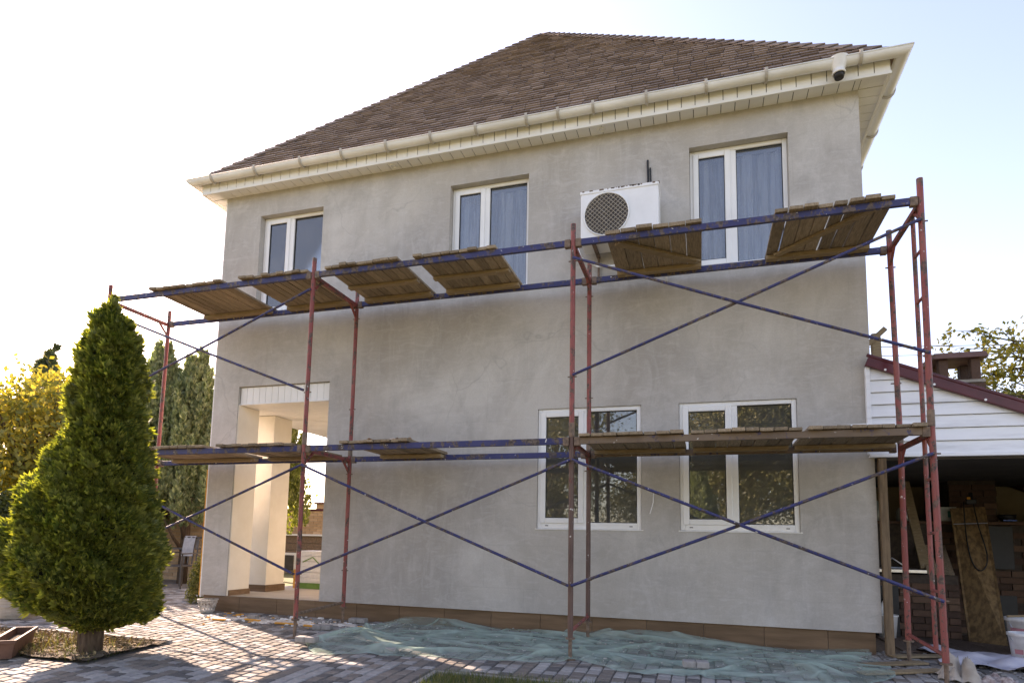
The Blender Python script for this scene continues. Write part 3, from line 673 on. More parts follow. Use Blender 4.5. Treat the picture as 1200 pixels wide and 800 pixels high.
deck(-4.18, -3.16, Z1, ya, yb, 9, 'plank panel on lower scaffold level across the porch opening', 'bf', LG)
deck(-2.55, -1.72, Z1, ya, yb, 8, 'short plank panel with torn orange paper on lower scaffold level', 'bf', LG)
deck(.08, 1.06, Z1, ya, yb, 8, 'plank panel on lower scaffold level below the air conditioner', 'bf', LG)
deck(1.12, 2.06, Z1, ya, yb, 8, 'plank panel on lower scaffold level across the right ground floor window', 'bf', LG)
deck(2.10, 3.0, Z1, ya, yb, 8, 'plank panel with white scrap on lower scaffold level by the ladder', 'bf', LG)
# scraps on the lower deck
b = MB(); n = 8
for i in range(n+1):
    for j in range(4): b.v.append((-2.42+i*.07, -1.0+j*.06, Z1+.075+.045*abs(math.sin(i*1.3+j*.8))+.02*random.random()))
for i in range(n):
    for j in range(3): q = i*4+j; b.f.append((q, q+4, q+5, q+1))
b.build('torn_paper', simple('orange_paper', (.62, .40, .26), (.72, .5, .36), 14, .9, .3), None, label='crumpled orange mesh paper on the short lower deck panel', cat='paper')
b = MB().hexa([(2.25, -1.2, Z1+.066), (2.62, -1.17, Z1+.066), (2.6, -1.0, Z1+.066), (2.2, -1.02, Z1+.066), (2.25, -1.2, Z1+.078), (2.62, -1.17, Z1+.095), (2.6, -1.0, Z1+.095), (2.2, -1.02, Z1+.078)])
b.build('trim_scrap', M['white'], None, label='white strip of trim lying on lower deck by the ladder', cat='scrap')

# ------------------------------------------------------------------ netting on the ground
def netting_sheet():
    r = np.random.default_rng(21); nx, ny = 420, 110
    kx = [-2.72, -2.35, -1.9, -1.15, -.48, -.1, .04, .18, .45, .7, 1.2, 1.7, 2.4, 2.8]; ky = [-1.55, -1.9, -1.72, -1.6, -1.55, -1.42, -1.3, -1.36, -1.52, -1.62, -1.5, -1.62, -1.4, -.95]
    X = np.repeat(np.linspace(-2.72, 2.78, nx+1)[:, None], ny+1, 1); T_ = np.repeat(np.linspace(0, 1, ny+1)[None], nx+1, 0)
    yf = np.interp(X, kx, ky)+.025*np.sin(X*9)+.015*np.sin(X*23); yb_ = -.04+.04*np.sin(X*3.1)-.02*np.sin(X*7); yb_ = np.where(X < -2.3, -.45-.9*(-2.3-X), yb_)
    Y = yf+(yb_-yf)*T_; Hh = np.zeros_like(X); Fd = np.zeros_like(X)
    for q in range(190):                       # folds: long wandering ridges, mostly along the wall
        L = r.uniform(.3, 1.8); a = r.normal(0, .22) if q < 68 else r.uniform(-1.3, 1.3); cx_, cy_ = r.uniform(-2.6, 2.7), r.uniform(-1.6, -.05)
        if q >= 110: L = r.uniform(.08, .35); a = r.uniform(-1.5, 1.5)
        if 95 <= q < 110: cx_, cy_ = .04+r.normal(0, .25), -1.15+r.normal(0, .15); a = r.uniform(-1.2, 1.2); L = r.uniform(.3, .8)
        u = (X-cx_)*math.cos(a)+(Y-cy_)*math.sin(a); v = -(X-cx_)*math.sin(a)+(Y-cy_)*math.cos(a)
        v = v+.05*np.sin(u*r.uniform(2, 5)+r.uniform(0, 6))+.015*np.sin(u*r.uniform(9, 16)+r.uniform(0, 6)); env = np.clip(1-(np.abs(u)/(L/2))**2, 0, 1)
        sg = r.uniform(.014, .04); h = r.uniform(.012, .05)*(1 if r.uniform() < .8 else 1.5)*(.4 if q >= 110 else 1); sg *= (.55 if q >= 110 else 1); side = np.where(v > 0, 2.2, 1.0)
        g = np.exp(-(v/(sg*side))**2)*env; Hh = np.maximum(Hh, h*g)+.15*h*g; Fd = np.maximum(Fd, g*r.uniform(.4, 1))
    Hh *= .72
    Hh += .01*np.sin(X*2.1+Y*3)+.011
    for (ex, ey, hh, s1, s2) in ((-2.3, -1.2, .09, 16, 10), (2.05, -1.15, .07, 30, 40), (-1.75, -1.55, .05, 40, 120)): Hh += hh*np.exp(-((X-ex)**2*s1+(Y-ey)**2*s2))
    Hh *= np.clip(T_/.05, .35, 1); Hh += .07*np.clip(T_-.88, 0, 1)/.12*(.5+.5*np.sin(X*2.3)); Fd = np.maximum(Fd, np.clip(1-T_/.035, 0, 1)*.9)
    V = np.stack([X+.02*np.sin(Y*7+X*2), Y, .045*np.clip(Y, -4, 0)+.006+np.maximum(Hh, .002)], -1).reshape(-1, 3)
    i, j = np.meshgrid(np.arange(nx), np.arange(ny), indexing='ij'); q = (i*(ny+1)+j).ravel(); Fc = np.stack([q, q+ny+1, q+ny+2, q+1], 1)
    me = bpy.data.meshes.new('netting'); me.from_pydata(V.tolist(), [], Fc.tolist()); at = me.attributes.new('fold', 'FLOAT', 'POINT'); at.data.foreach_set('value', Fd.ravel().astype(np.float32)); me.update(); return me
link('netting', netting_sheet(), M['net'], None, True, label='crumpled pale green debris netting spread along the house wall', cat='netting')
nd = MB(); dustm = simple('dusty_plaster', (.36, .34, .31), (.5, .48, .44), 20, .95, .2)
for k in range(200):
    x, y = random.uniform(-2.3, 2.6), random.uniform(-1.4, -.1); sz = random.uniform(.002, .006)*(2 if random.random() < .06 else 1); t = random.uniform(0, 3); c = Vector((x, y, gz(y)+.035+random.uniform(0, .02))); dx = Vector((math.cos(t), math.sin(t), 0))*sz*random.uniform(1, 2.5); dy = Vector((-math.sin(t), math.cos(t), 0))*sz; u = Vector((0, 0, sz*.4))
    nd.hexa([c-dx-dy-u, c+dx-dy-u, c+dx+dy-u, c-dx+dy-u, c-dx-dy+u, c+dx-dy+u, c+dx+dy+u, c-dx+dy+u])
nd.build('plaster_bits', dustm, None, kind='stuff', label='small plaster bits fallen on the green netting')
# loose paving stones
def loose_stone(x, y, z, rz, label, n=2, tilt=0):
    T = thing('loose_paver', (x, y, z), label, 'paving stone')
    b = MB()
    for k in range(n): b.box(-.1*n+k*.2+.003, -.1*n+(k+1)*.2-.003, -.08, .08, 0, .07)
    o = b.build('block', M['kerb'], None, bevel=.012); o.parent = T; T.rotation_euler = (0, tilt, rz); T.scale = (.55, .7, .8)
loose_stone(-2.62, -1.6, gz(-1.6)+.05, .12, 'pair of grey paving stones weighing down the netting corner')
loose_stone(-3.0, -.72, gz(-.72)+.003, .2, 'grey paving stone lying near the second pair of scaffold posts', 2)
loose_stone(-2.85, -.17, gz(-.17)+.003, .05, 'grey paving stone against the plinth beside the porch step', 2)
loose_stone(1.14, -1.38, gz(-1.4)+.05, .1, 'grey paving stone on the netting below the right ground floor window', 2)
loose_stone(-4.2, -.42, gz(-.42)+.003, .15, 'grey block lying in front of the porch step', 1)
loose_stone(-1.75, -1.55, gz(-1.55)+.0, .05, 'paving stone hidden beneath the netting near its sunlit part', 2)
# rubble in front of the porch
b = MB(); og = MB(); wf = MB()
for k in range(360):
    x, y = random.uniform(-5.0, -2.6), random.gauss(-.38, .17)
    if y > -.03 or y < -1: continue
    s = random.uniform(.004, .015)*(2 if random.random() < .05 else 1); z = gz(y)+s*.4; t = random.uniform(0, 3)
    tgt = og if random.random() < .14 else (wf if random.random() < .5 else b)
    dx, dy = Vector((math.cos(t), math.sin(t), 0))*s*random.uniform(1, 2.2), Vector((-math.sin(t), math.cos(t), 0))*s
    c = Vector((x, y, z)); u = Vector((0, 0, s*.5))
    tgt.hexa([c-dx-dy-u, c+dx-dy-u, c+dx+dy-u, c-dx+dy-u, c-dx-dy*.8+u, c+dx*.8-dy+u, c+dx*.7+dy+u, c-dx+dy*.9+u])
b.build('rubble', M['kerb'], None, kind='stuff', label='grey plaster rubble scattered before the porch step')
og.build('foam_crumbs', M['orange'], None, kind='stuff', label='orange foam crumbs scattered before the porch step')
wf.build('plaster_crumbs', M['foam'], None, kind='stuff', label='white plaster crumbs scattered before the porch step')
dm = simple('plaster_dust', (.50, .46, .40), (.66, .62, .56), 10, .95, .5)
b = MB(); N = 40
for i in range(N+1):
    t = i/N; x = -5.15+2.6*t; w = .16*math.sin(math.pi*t)**.5*(.8+.5*math.sin(i*1.7)*.5)+.01; yc = -.42+.08*math.sin(i*.6)
    for j in range(5): y = yc+w*(j-2)/2; b.v.append((x, y, gz(y)+.003+.014*(1-abs(j-2)/2)*(.6+.4*math.sin(i*2.1+j))))
for i in range(N):
    for j in range(4): q = i*5+j; b.f.append((q, q+5, q+6, q+1))
b.build('plaster_dust', dm, None, smooth=True, kind='stuff', label='spilled pale plaster dust before the porch step')
for k, (x, y, a, l) in enumerate([(-4.55, -.62, .1, .18), (-4.15, -.5, -.15, .26), (-3.6, -.58, .05, .3), (-3.25, -.62, -.2, .16)]):
    b = MB(); c = Vector((x, y, gz(y)+.014)); d = Vector((math.cos(a), math.sin(a), 0))*l/2
    b.bar(c-d, c+d, .035, .022).build('foam_offcut', M['orange'], None, bevel=.006, label=['short orange foam offcut nearest the plaster basket', 'orange foam offcut beside the grey block at the step', 'long orange foam offcut in front of the porch step', 'orange foam offcut next to the second pair of posts'][k], cat='foam offcut')
# plaster-crusted basket
B = thing('plastic_basket', (-5.14, -.17, gz(-.17)), 'plaster crusted white plastic basket under the porch pillar', 'basket')
c = (-5.14, -.17, gz(-.17)+.003); k = simple('crusted_plastic', (.30, .28, .25), (.66, .63, .58), 22, .9, .8, bd=.02)
MB().lathe([(.0, .004), (.08, .004), (.082, .015), (.0, .016)], c, 18).build('base', k, B)
for zz in (.03, .085, .14): r_ = .083+.25*zz; MB().tube([(c[0]+r_*math.cos(t), c[1]+r_*math.sin(t), c[2]+zz) for t in [2*math.pi*q/24 for q in range(25)]], .009, 6, False).build('hoop', k, B)
MB().lathe([(.112, .16), (.135, .165), (.135, .18), (.112, .18)], c, 22).build('rim', k, B)
for q in range(16):
    t = 2*math.pi*q/16; MB().bar((c[0]+.082*math.cos(t), c[1]+.082*math.sin(t), c[2]+.008), (c[0]+.122*math.cos(t), c[1]+.122*math.sin(t), c[2]+.165), .014, .008).build('rib', k, B)
MB().lathe([(.0, .06), (.06, .055), (.085, .04)], c, 14).build('plaster_fill', M['foam'], B)

# ------------------------------------------------------------------ foliage helpers
def rv(n): 
    v = rng.normal(size=(n, 3)); return v/np.linalg.norm(v, axis=1)[:, None]
def diamonds(P, D, Wv, ln, wd):
    """leaf quads: base P, direction D, width dir Wv"""
    D = D/np.linalg.norm(D, axis=1)[:, None]; Wv = Wv-(Wv*D).sum(1)[:, None]*D; Wv /= np.linalg.norm(Wv, axis=1)[:, None]+1e-9
    ln = ln[:, None]; wd = wd[:, None]; V = np.empty((len(P), 4, 3)); V[:, 0] = P; V[:, 1] = P+D*ln*.5+Wv*wd; V[:, 2] = P+D*ln; V[:, 3] = P+D*ln*.5-Wv*wd
    return V.reshape(-1, 3)
def lump_noise(th, z, seed, n=24):
    r = np.random.default_rng(seed); s = 0
    for k in range(n):
        a, b_, c_ = r.integers(2, 13), r.uniform(3, 22), r.uniform(0, 6.28); s = s+np.sin(a*th+b_*z+c_)/n**.5
    return s
def sprays(C, R, size, k=6, up=.9, spread=.65):
    """fan sprays at points C with outward dirs R"""
    n = len(C); upv = np.tile([0, 0, 1.0], (n, 1)); D = R+upv*up*rng.uniform(.4, 1.5, n)[:, None]+rv(n)*.45; D /= np.linalg.norm(D, axis=1)[:, None]
    Nn = np.cross(D, rv(n)); Nn /= np.linalg.norm(Nn, axis=1)[:, None]; out = []
    sz = size*rng.uniform(.6, 1.35, n)
    for q in range(k):
        a = (q/(k-1)-.5)*2*spread; d = D*math.cos(a)+Nn*math.sin(a); st = C+D*(sz*.25*(1-abs(a)))[:, None]
        out.append(diamonds(st, d+rv(n)*.15, np.cross(d, np.cross(D, Nn))+rv(n)*.1, sz*rng.uniform(.6, 1.0, n), sz*rng.uniform(.10, .17, n)))
    V = np.concatenate([o.reshape(n, 4, 3) for o in out], 1); return V.reshape(-1, 3)

# ------------------------------------------------------------------ thuja
TB = Vector((-4.36, -2.58, gz(-2.58)))
T = thing('thuja_tree', TB, 'dense conical thuja tree on a short trunk in front of the porch corner', 'tree')
SC_ = 122.0; AXU = 106.0
prof = [(352, 125, 131), (362, 117, 145), (378, 106, 160), (402, 95, 171), (440, 84, 176), (480, 80, 173), (505, 76, 177), (540, 62, 181), (565, 45, 184), (600, 24, 190), (630, 9, 196), (655, 3, 199), (680, 4, 197), (700, 14, 193), (715, 38, 189), (728, 70, 184), (740, 88, 120)]
pz = np.array([(766-v)/SC_ for v, a, c in prof])[::-1]; ul = np.array([a for v, a, c in prof], float)[::-1]; ur = np.array([c for v, a, c in prof], float)[::-1]
vdir = Vector((TB.x-CAM.x, TB.y-CAM.y, 0)).normalized(); vr = np.array([vdir.y*-1*-1, -vdir.x, 0.0]); vr = np.array([vdir.y, -vdir.x, 0.0]); vf = np.array([vdir.x, vdir.y, 0.0])
def th_R(z): 
    l = np.interp(z, pz, ul); r = np.interp(z, pz, ur); cx = ((l+r)/2-AXU-.088*SC_*z)*.85/SC_; hw = np.maximum((r-l)/2*.85/SC_-.055, .012); return cx+.005, hw
def thuja_points(n, lo, hi, seed):
    z = rng.uniform(pz[0], pz[-1], n*3); cx, hw = th_R(z); keep = rng.uniform(0, .72, n*3) < hw+.04; z = z[keep][:n]; cx = cx[keep][:n]; hw = hw[keep][:n]; m = len(z)
    th = rng.uniform(0, 2*np.pi, m); l = lump_noise(th, z, 3); l2 = lump_noise(th*2, z*2.3, 9); rr = (hw-.015)*(1+.075*l)+.03*l2*(rng.uniform(lo, hi, m)); rr = np.maximum(rr, .01)
    rr += (l > .9)*rng.uniform(0, .04, m)
    d = np.cos(th)[:, None]*vr+np.sin(th)[:, None]*vf
    P = np.array(TB)+cx[:, None]*vr+d*rr[:, None]+np.stack([0*z, 0*z, z], 1); return P, d
P, d = thuja_points(52000, .84, 1.0, 1); V1 = sprays(P, d, .04, 6, .8, .75)
P, d = thuja_points(7000, .6, .88, 2); V2 = sprays(P, d, .09, 6, .7)
P, d = thuja_points(900, .96, 1.02, 4); P = np.repeat(P, 7, 0)+rng.normal(size=(len(P)*7, 3))*.018; d = np.repeat(d, 7, 0); up_ = np.repeat(rng.uniform(0, .07, len(P)//7), 7)*rng.uniform(0, 1, len(P)); P = P+d*(up_*.5)[:, None]+np.stack([0*up_, 0*up_, up_], 1); V3 = sprays(P, d, .042, 6, 1.3)
zt = rng.uniform(0, 1, 260); P = np.array(TB)+np.array([0, 0, 1.0])*(pz[-1]-.25+.33*zt)[:, None]+(th_R(pz[-1]-.2)[0])*vr+rng.normal(size=(260, 3))*np.stack([.05*(1.1-zt)]*3, 1); V4 = sprays(P, rv(260)*.3, .06, 6, 1.4)
np_mesh('crown', np.concatenate([V1, V2, V3, V4]), 4, M['thuja'], T)
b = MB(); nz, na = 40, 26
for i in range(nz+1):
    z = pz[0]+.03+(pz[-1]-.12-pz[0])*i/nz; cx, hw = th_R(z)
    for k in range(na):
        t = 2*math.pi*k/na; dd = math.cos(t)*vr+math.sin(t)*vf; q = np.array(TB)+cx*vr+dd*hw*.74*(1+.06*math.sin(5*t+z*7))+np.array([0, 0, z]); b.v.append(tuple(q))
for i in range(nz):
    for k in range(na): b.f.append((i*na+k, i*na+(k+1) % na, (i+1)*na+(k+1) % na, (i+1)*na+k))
b.build('crown_shade_core', M['core'], T, smooth=True)  # solid core added inside the crown, shade put into its dark colour
b = MB(); b.tube([TB+Vector((0, 0, -.05)), TB+Vector((.0, 0, .12)), TB+Vector((.01, 0, .35)), TB+Vector((.02, .02, 1.2))], [.115, .082, .078, .04], 12)
b.tube([TB+Vector((.05, .03, -.03)), TB+Vector((.065, .03, .15)), TB+Vector((.09, .03, .4))], [.06, .045, .035], 9)
b.tube([TB+Vector((-.06, -.02, -.03)), TB+Vector((-.07, -.03, .2)), TB+Vector((-.12, -.03, .45))], [.055, .04, .03], 9); b.build('trunk', M['bark'], T, smooth=True)
b = MB()
for q in range(9):
    a = rng.uniform(0, 6.28); s = TB+Vector((0, 0, .22)); e = s+Vector((math.cos(a)*.4, math.sin(a)*.4, .16)); b.tube([s, (s+e)/2+Vector((0, 0, -.02)), e], [.014, .01, .006], 5)
b.build('low_branch', M['bark'], T)
# soil bed round the thuja
b = MB(); nx, ny = 60, 22
for i in range(nx+1):
    for j in range(ny+1):
        x = -7.2+3.13*i/nx; y = -2.88+.95*j/ny; b.v.append((x, y, gz(y)+.005+.018*random.random()+.02*math.exp(-((x-TB.x)**2+(y-TB.y)**2)*3)))
for i in range(nx):
    for j in range(ny): q = i*(ny+1)+j; b.f.append((q, q+ny+1, q+ny+2, q+1))
b.build('soil_bed', M['soil'], None, kind='structure')
n = 5200; xs = rng.uniform(-7.15, -4.1, n); ys = rng.uniform(-2.86, -1.95, n); P = np.stack([xs, ys, .045*ys+.02+rng.uniform(0, .012, n)], 1); D = rv(n); D[:, 2] = np.abs(D[:, 2])*.35
np_mesh('leaf_litter', diamonds(P, D, rv(n), rng.uniform(.02, .07, n), rng.uniform(.004, .013, n)), 4, simple('dry_litter', (.22, .15, .08), (.36, .27, .15), 30, .9, 0, var=.3), None, kind='stuff', label='dry leaf litter on the soil bed under the thuja')
grass_patch('weeds', -5.6, -4.1, -2.85, -2.2, 700, .15, 'thin weeds growing in the soil bed under the thuja')
for i, (xa, xb) in enumerate([(-7.2, -6.2), (-6.19, -5.2), (-5.19, -4.05)]):
    yk = -1.92; MB().box(xa, xb, yk, yk+.045, gz(yk)-.1, gz(yk)+.03).build('kerb', M['kerb'], None, bevel=.006, kind='structure')

# ------------------------------------------------------------------ planters
TR = thing('plant_trough', (-5.02, -2.78, gz(-2.78)), 'long brown plastic plant trough beside the thuja bed', 'planter')
p0, p1 = Vector((-4.86, -3.03, gz(-3.03)+.012)), Vector((-5.3, -2.52, gz(-2.52)+.012)); d = (p1-p0).normalized(); sd = Vector((-d.y, d.x, 0))
def trough(h0, h1, w0, w1, e0, e1):
    q = []
    for (h, w, e) in ((h0, w0, e0), (h1, w1, e1)):
        q += [p0-d*e-sd*w+Vector((0, 0, h)), p1+d*e-sd*w+Vector((0, 0, h)), p1+d*e+sd*w+Vector((0, 0, h)), p0-d*e+sd*w+Vector((0, 0, h))]
    return q
b = MB().hexa(trough(0, .17, .065, .09, 0, .04)); b.f.pop(1); n = len(b.v); b.v += [tuple(v) for v in trough(.17, .1, .078, .07, .028, .02)]
for i in range(4): j = (i+1) % 4; b.f += [(4+i, 4+j, n+j, n+i), (n+i, n+j, n+4+j, n+4+i)]
b.f.append((n+4, n+5, n+6, n+7)); b.build('box', M['terracotta'], TR)
b = MB(); q = trough(.145, .17, .092, .096, .043, .046)
for i in range(4): j = (i+1) % 4; b.bar((q[i]+q[i+4])/2, (q[j]+q[j+4])/2, .012, .03)
b.build('rim', M['terracotta'], TR); MB().hexa(trough(.08, .11, .065, .068, .01, .012)).build('soil', M['soil'], TR)
PP = thing('round_planter', (-7.1, -1.3, gz(-1.3)), 'round pale stone planter with a spiky green plant behind the thuja', 'planter'); c = (-7.1, -1.3, gz(-1.3))
MB().lathe([(.0, .0), (.21, .0), (.235, .05), (.25, .14), (.262, .145), (.262, .165), (.255, .17), (.275, .33), (.285, .335), (.285, .36), (.25, .36), (.24, .3), (.0, .3)], c, 28).build('pot', M['stonepot'], PP, smooth=False)
n = 420; P = np.tile(np.array([c[0], c[1], c[2]+.3]), (n, 1))+rng.normal(size=(n, 3))*[.08, .08, .02]; D = rv(n); D[:, 2] = np.abs(D[:, 2])+.45
np_mesh('foliage', diamonds(P, D, rv(n), rng.uniform(.25, .55, n), rng.uniform(.006, .014, n)), 4, M['green'], PP)

# ------------------------------------------------------------------ brick fence and junipers (left)
def brick_wall(th, x0, x1, z0, z1, y, bl, bh, m, keep=None, maxn=300, dep=.025, name='brick'):
    me = bpy.data.meshes.new('brick'); b = MB().box(-bl/2+.005, bl/2-.005, 0, dep, -bh/2+.005, bh/2-.005); me.from_pydata(b.v, [], b.f); me.materials.append(m)
    L = []; z = z0; r = 0
    while z+bh <= z1+1e-6:
        x = x0+(0 if r % 2 else -bl/2)
        while x < x1-.02:
            a, c = max(x, x0), min(x+bl, x1)
            if c-a > .04 and (keep is None or keep((a+c)/2, z+bh/2)): L.append(((a+c)/2, z+bh/2, c-a))
            x += bl
        z += bh; r += 1
    def key(q): 
        u, v, d_ = proj((q[0], y, q[1])); return (0 if (0 < u < 1200 and 0 < v < 800 and d_ > 0) else 1, d_)
    L.sort(key=key); st = MB(); off = root_loc(th)
    for i, (xc, zc, w) in enumerate(L):
        if i < maxn:
            o = bpy.data.objects.new(name, me); COL.objects.link(o); o.parent = th; o.location = Vector((xc, y-dep+random.uniform(-.002, .002), zc))-off; o.scale = (w/bl, 1, 1)
        else: st.box(xc-w/2+.005, xc+w/2-.005, y-dep, y, zc-bh/2+.005, zc+bh/2-.005)
    if st.v: st.build(name+'s', m, th, kind='stuff')
FN = thing('brick_fence', (-12, 4.6, 0), 'yellow brick garden fence behind the patio chair', 'fence')
MB().box(-17, -7.9, 4.5, 4.7, -.1, 1.9).build('wall', M['mortar'], FN)
brick_wall(FN, -17, -7.9, .0, 1.86, 4.498, .25, .0775, M['brick_y'], lambda x, z: True, 300)
for i in range(6): MB().box(-17+i*1.52, -17+i*1.52+1.51, 4.43, 4.77, 1.901, 1.95).build('coping', M['maroon'], FN)
# brick outbuilding seen through the porch
OB = thing('brick_outbuilding', (-11.4, 10, 0), 'low yellow brick outbuilding with dark fascia seen through the porch', 'outbuilding')
MB().box(-14.5, -7.0, 9.03, 12, -.1, 1.78).build('wall', M['mortar'], OB)
brick_wall(OB, -14.5, -7.0, 1.1, 1.78, 9.028, .25, .0755, M['brick_y'], None, 300)
MB().box(-14.6, -6.9, 8.98, 12.1, 1.781, 1.84).build('coping', M['maroon'], OB)
MB().box(-9.55, -8.95, 9.0, 9.6, 1.841, 1.98).build('pier', M['brick_y'], OB); MB().box(-9.6, -8.9, 8.95, 9.65, 1.981, 2.03).build('pier_cap', M['maroon'], OB)
MB().box(-14.5, -7, 8.9, 9.0, 1.05, 1.1).build('ledge', M['white'], OB)
for i in range(3): MB().box(-14.5, -7, 8.96, 9.0, .42+i*.21, .42+i*.21+.2).build('fascia_board', M['rust'], OB, bevel=.006)
MB().box(-10.75, -10.1, 8.93, 8.99, .05, .55).build('door_frame', M['white'], OB); MB().box(-10.68, -10.17, 8.9, 8.929, .05, .48).build('door', M['dark'], OB)
def plume_tree(name, base, h, r, nplume, m, label, spray=.11, per=110, z0=.12, group=None, trunk=.11, pw=.11, taper=1.0, forks=3):
    base = Vector(base); T_ = thing(name, base, label, 'tree', group); out = []
    for k in range(nplume):
        t = rng.uniform(0, 1)**.8; z = h*(z0+(1-z0)*t*.86); R = r*(1-t)**taper+.03; a = rng.uniform(0, 6.283); rad = R*rng.uniform(.45, 1.0)
        L = h*rng.uniform(.13, .22)*(1.1-.3*t); c = np.array(base)+np.array([math.cos(a)*rad, math.sin(a)*rad, z]); tip = np.array([math.cos(a)*.16, math.sin(a)*.16, 1.0])
        s = rng.uniform(0, 1, per); w = pw*np.sin(np.pi*np.clip(s*.85+.12, 0, 1))*(1.1-s*.75); aa = rng.uniform(0, 6.283, per)
        P_ = c+tip*(s*L)[:, None]+np.stack([np.cos(aa)*w, np.sin(aa)*w, 0*w], 1); d_ = np.stack([np.cos(aa)*.4, np.sin(aa)*.4, .9+0*w], 1)
        out.append(sprays(P_, d_, spray, 4, .9, .4))
    # leading shoots
    for k in range(8):
        a = rng.uniform(0, 6.283); s = rng.uniform(0, 1, per); w = pw*.9*(1-s)**.8+.004; aa = rng.uniform(0, 6.283, per); lh = 1-.045*k; off = np.array([math.cos(a), math.sin(a), 0])*min(.12*k, .6)*r
        P_ = np.array(base)+off+np.stack([np.cos(aa)*w, np.sin(aa)*w, h*lh*(.70+.30*s)], 1); out.append(sprays(P_, np.stack([np.cos(aa)*.4, np.sin(aa)*.4, 0*w+1.0], 1), spray*.8, 4, 1.1, .4))
    np_mesh('crown', np.concatenate(out), 4, m, T_)
    b = MB(); b.tube([base+Vector((0, 0, -.1)), base+Vector((.03, 0, h*.4)), base+Vector((0, .02, h*.88))], [trunk, trunk*.7, .015], 9)
    for k in range(forks+6):
        a = rng.uniform(0, 6.283); z = h*rng.uniform(.08, .55); s = base+Vector((0, 0, z)); e = s+Vector((math.cos(a)*r*.7*(1-z/h), math.sin(a)*r*.7*(1-z/h), h*.14)); b.tube([s, (s+e)/2+Vector((0, 0, -.05)), e], [trunk*.4, trunk*.3, .012], 6)
    b.build('trunk', M['bark'], T_, smooth=True); return T_
JG = 'junipers in front of the brick fence'
plume_tree('juniper_tree', (-10.25, 3.7, 0), 5.0, 1.4, 260, M['juniper'], 'tall pointed juniper right beside the house corner', group=JG, z0=.2, taper=.95)
plume_tree('juniper_tree', (-9.35, 3.8, 0), 4.8, 1.25, 240, M['juniper'], 'pointed juniper whose tip touches the house edge', group=JG, z0=.22, taper=.95)
plume_tree('juniper_tree', (-11.3, 3.9, 0), 4.6, 1.3, 230, M['juniper'], 'juniper partly covered by the conical thuja', group=JG, z0=.2, taper=.95)
plume_tree('thuja_column', (-8.85, 6.2, 0), 4.3, .75, 150, M['thuja'], 'dark columnar thuja seen through the porch beside the column', z0=.22, spray=.09, taper=.45)
def broad_tree(name, base, h, cr, m, label, nclump=150, per=60, ls=.09, trunk=.14, cz=.62, ch=.42, group=None, bm='bark', cc=.32, sq=1.0):
    base = Vector(base); T_ = thing(name, base, label, 'tree', group); cen = np.array(base)+np.array([0, 0, h*cz]); out = []; b = MB()
    b.tube([base+Vector((0, 0, -.1)), base+Vector((.04, .02, h*.3)), base+Vector((0, 0, h*.75))], [trunk, trunk*.75, trunk*.25], 10)
    dirs = rv(nclump); rad = rng.uniform(.35, 1.0, nclump)**.6; prs = []
    for k in range(nclump):
        q = dirs[k]*rad[k]*np.array([cr, cr*sq, h*ch]); q *= 1+.12*math.sin(3*q[0]+2*q[2]); c = cen+q; prs.append(c)
        s = rng.normal(size=(per, 3))*cc*rng.uniform(.6, 1.15)*np.array([1, 1, .75]); P_ = c+s; D = rv(per)+np.array([0, 0, -.25]); out.append(diamonds(P_, D, rv(per), ls*rng.uniform(.6, 1.3, per), ls*rng.uniform(.22, .36, per)))
        if k % 3 == 0:
            s0 = base+Vector((0, 0, h*rng.uniform(.22, .6))); e = Vector(c); mm = (s0+e)/2+Vector((0, 0, .12*h*rng.uniform(-.3, .8))); b.tube([s0, mm, e], [trunk*.35, trunk*.2, .008], 6)
    np_mesh('crown', np.concatenate(out), 4, m, T_); b.build('trunk', M[bm], T_, smooth=True); return T_
broad_tree('cherry_tree', (-15.2, 4.9, 0), 5.2, 1.8, M['yellow'], 'yellow leaved autumn tree behind the conical thuja', 230, 42, .17, .12, .66, .36)
plume_tree('pine_tree', (-21.2, 9.2, 0), 7.3, 1.1, 90, M['pine'], 'dark pine rising behind the yellow leaved tree', spray=.24, per=70, pw=.2)
for i, (x, y, r, lb) in enumerate([(-13.6, 3.0, 1.0, 'dark green shrub under the yellow leaved tree'), (-15.4, 3.2, 1.1, 'dark green shrub at the foot of the brick fence')]):
    T_ = thing('shrub', (x, y, 0), lb, 'shrub'); n = 9000; d_ = rv(n); d_[:, 2] = np.abs(d_[:, 2]); P_ = np.array([x, y, .05])+d_*np.array([r, r*.8, 1.9])*(rng.uniform(.5, 1, n)**.4)[:, None]*(1+.1*np.sin(7*d_[:, 0]+5*d_[:, 2]))[:, None]
    np_mesh('foliage', diamonds(P_, rv(n), rv(n), rng.uniform(.05, .12, n), rng.uniform(.02, .035, n)), 4, M['hedge'], T_); MB().tube([(x, y, -.05), (x, y, 1.2)], [.06, .02], 6).build('stem', M['bark'], T_)
T_ = thing('box_shrub', (-6.05, .75, 0), 'small clipped green shrub against the house corner', 'shrub'); n = 3800; d_ = rv(n); d_[:, 2] = np.abs(d_[:, 2]); P_ = np.array([-6.05, .75, .02])+d_*np.array([.24, .24, .78])*(rng.uniform(.6, 1, n))[:, None]
np_mesh('foliage', diamonds(P_, rv(n), rv(n), rng.uniform(.025, .05, n), rng.uniform(.009, .016, n)), 4, M['green'], T_); MB().tube([(-6.05, .75, -.02), (-6.05, .75, .5)], [.03, .01], 6).build('stem', M['bark'], T_)
broad_tree('distant_tree', (-17.5, 17, 0), 4.6, 1.9, M['green'], 'low green tree above the outbuilding roof seen through the porch', 90, 40, .2, .12, .66, .36)

